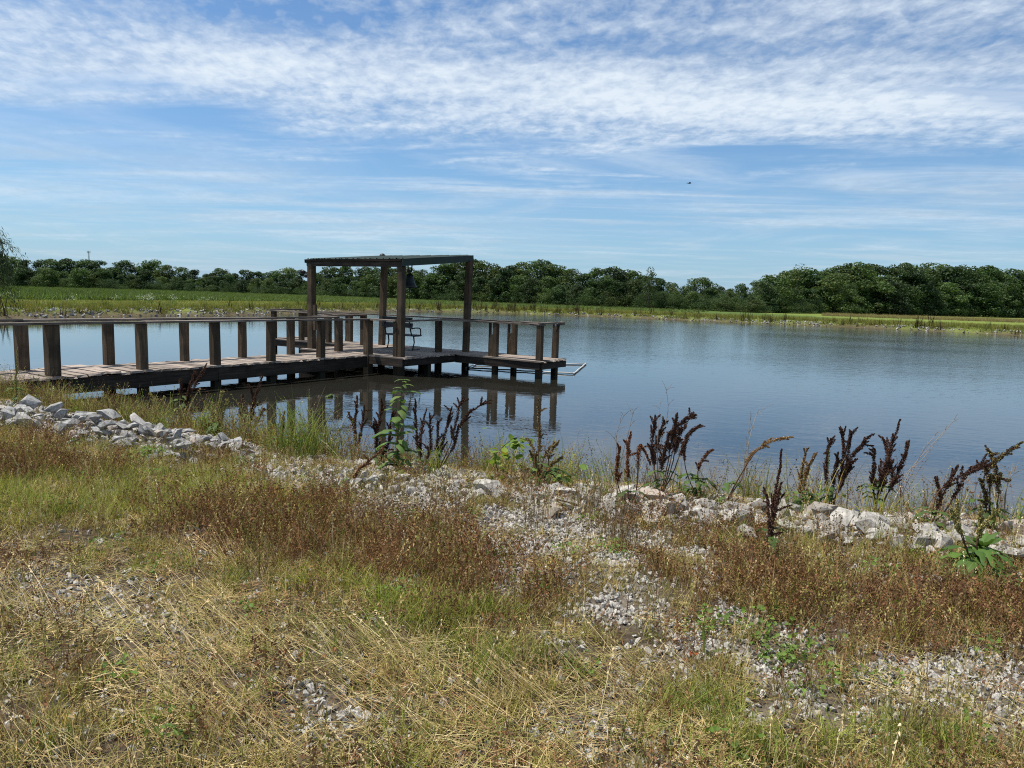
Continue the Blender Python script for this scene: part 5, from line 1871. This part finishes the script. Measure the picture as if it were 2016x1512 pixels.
    for a in (2.6, 3.3, 3.0):
        mb = MB(); leaf_strip(mb, (-0.02, 0, 0.005), (math.cos(a), math.sin(a) * 0.4, 0.35), 0.075, 0.026, (0.42, 0.09, 0.035), 0.9)
        o = mb.build('leaf', M['weed'], t, True); o['label'] = 'reddened dying leaf'
    # clumps of tall green grass
    gc = [(0.135, 0.20, 0.035), (0.17, 0.23, 0.045), (0.11, 0.165, 0.03), (0.22, 0.23, 0.07)]
    for (px, py), n, h, rad, lab, hd in (((590, 905), 130, 0.68, 0.24, 'tallest bright green grass clump, below the pier head', 0.25),
                                         ((640, 905), 60, 0.52, 0.16, 'green grass clump between the tallest one and the dark docks', 0.2),
                                         ((545, 880), 50, 0.5, 0.15, 'green grass clump on the left flank of the tallest one', 0.2),
                                         ((205, 815), 90, 0.55, 0.22, 'green grass clump under the walkway beside the stones', 0.15),
                                         ((150, 800), 60, 0.4, 0.2, 'low green grass clump nearest the first walkway posts', 0.1),
                                         ((330, 845), 70, 0.48, 0.2, 'green grass clump behind the long stone heap', 0.2),
                                         ((430, 855), 80, 0.55, 0.22, 'green grass clump with nodding heads left of the middle dock', 0.3),
                                         ((280, 830), 60, 0.42, 0.2, 'green grass clump above the largest left stones', 0.1),
                                         ((960, 945), 22, 0.40, 0.10, 'sparse green grass blades left of the yellow-leaved vine', 0.0),
                                         ((845, 945), 22, 0.34, 0.10, 'sparse green grass blades at the foot of the middle docks', 0.0),
                                         ((1165, 985), 26, 0.36, 0.14, 'sparse green grass left of the reddish seed stalk', 0.1),
                                         ((1985, 1060), 24, 0.4, 0.12, 'thin green grass blades behind the last big stones', 0.1)):
        p = at_ground(px, py, 0.2)
        v, f, c = blades(n, rad, h, 0.0085, 0.16, 0.16, gc, 5, 0.85, seed=700 + px, head=hd)
        o = mesh_obj('grass_clump', np_mesh('grass_clump', v, f, M['grass'], False, c), None, p)
        tag(o, lab, 'grass clump', 'tall grass clumps along the near waterline')
    # tufts of upright brown stems between the shore stones and on the gravel
    bc = [(0.20, 0.125, 0.065), (0.26, 0.18, 0.09), (0.15, 0.09, 0.05), (0.20, 0.17, 0.07), (0.33, 0.25, 0.13)]
    for (px, py), n, h, lab in (((1060, 1035), 40, 0.30, 'upright brown stem tuft below the bushy faded weed'), ((1190, 1045), 46, 0.36, 'upright brown stem tuft at the head of the gravel strip'),
                                ((1222, 1085), 60, 0.36, 'thick upright brown stem tuft in front of the reddish seed stalk'), ((1140, 1012), 36, 0.3, 'brown stem tuft among the stones left of the reddish stalk'),
                                ((885, 1000), 26, 0.28, 'sparse brown stem tuft on the gravel below the middle docks'), ((838, 1015), 20, 0.3, 'few bare brown stems left of the gravel strip'),
                                ((1335, 1060), 46, 0.26, 'brown stem tuft under the big dark dock clump'), ((1420, 1050), 36, 0.3, 'brown stem tuft beside the arching tan stalk'),
                                ((1640, 1085), 40, 0.26, 'brown stem tuft in front of the wide dark dock'), ((1770, 1105), 34, 0.28, 'brown stem tuft in front of the tallest pointed dock'),
                                ((660, 985), 26, 0.26, 'thin brown stem tuft on the stony patch by the tall grass'), ((760, 975), 30, 0.24, 'low brown stem tuft below the tall leafy plant')):
        p = at_ground(px, py, 0.4)
        v, f, c = blades(n, 0.13, h, 0.0034, 0.10, 0.12, bc, 4, 0.3, seed=1500 + px, head=0.8)
        o = mesh_obj('stem_tuft', np_mesh('stem_tuft', v, f, M['dry'], False, c), None, p)
        tag(o, lab, 'weed', 'upright brown stem tufts on the near bank')
    # bleached leafless stalks
    for (bx, by), paths, lab in (((1215, 1000), [[(1213, 900), (1215, 850), (1230, 815)], [(1220, 920), (1240, 840), (1245, 808)], [(1217, 890), (1208, 860)]], 'thin bleached bare stalk left of the reddish seed stalk'),
                                 ((1295, 980), [[(1300, 880), (1315, 810), (1311, 762)], [(1295, 870), (1300, 790)]], 'wispy bare stalk above the big dark clump'),
                                 ((1462, 1000), [[(1466, 900), (1480, 812)], [(1470, 920), (1476, 850)], [(1468, 900), (1490, 815), (1500, 820)]], 'thin bare upright twig beside the arching tan stalk'),
                                 ((1748, 1010), [[(1790, 930), (1840, 870), (1885, 820)], [(1800, 920), (1830, 870), (1850, 850)], [(1780, 940), (1815, 905), (1870, 838)], [(1800, 940), (1830, 900)]], 'pale branching dead stalk sloping right above the water'),
                                 ((1792, 960), [[(1830, 935), (1885, 912)]], 'short pale bare stem leaning over the water'),
                                 ((1975, 1050), [[(1982, 960), (1996, 915)], [(1978, 980), (1990, 940), (2002, 930)]], 'fine bare dead twig at the far right of the shore')):
        p = at_ground(bx, by, 0.22); D = (p - Vector(CAM)).dot(Vector(FW))
        mb = MB()
        for pt in paths:
            q = spline([(0, 0, 0)] + [at_depth(a, b, D + random.uniform(-.1, .1)) - p for a, b in pt], 16)
            mb.tube([tuple(x) for x in q], [0.0042 * (1 - 0.7 * i / 15) for i in range(16)], 4, False, (0.30, 0.27, 0.22))
            for _ in range(7):
                k = random.randrange(6, 15)
                e = q[k] + np.array([random.gauss(0.02, 0.05), random.gauss(0, 0.04), random.uniform(0.02, 0.09)])
                mb.tube([tuple(q[k]), tuple((q[k] + e) / 2 + np.array([0, 0, 0.01])), tuple(e)], 0.0016, 3, False, (0.28, 0.25, 0.20))
        o = mb.build('dead_stalk', M['dry'], None, True, p)
        tag(o, lab, 'dead stalk', 'bare dead stalks along the near waterline')
    # a bent dark twig lying in the foreground straw
    p = at_ground(860, 1462, 0.5)
    mb = MB()
    pts = [at_ground(a, b, 0.5) - p + Vector((0, 0, 0.02)) for a, b in ((775, 1488), (800, 1472), (840, 1460), (890, 1456), (935, 1459))]
    mb.tube([tuple(q) for q in spline(pts, 14)], [0.0045 - 0.0002 * i for i in range(14)], 5, True, (0.07, 0.045, 0.03))
    tag(mb.build('twig', M['dry'], None, True, p), 'thin dark curved twig lying on the foreground straw', 'twig')


build_leafy()
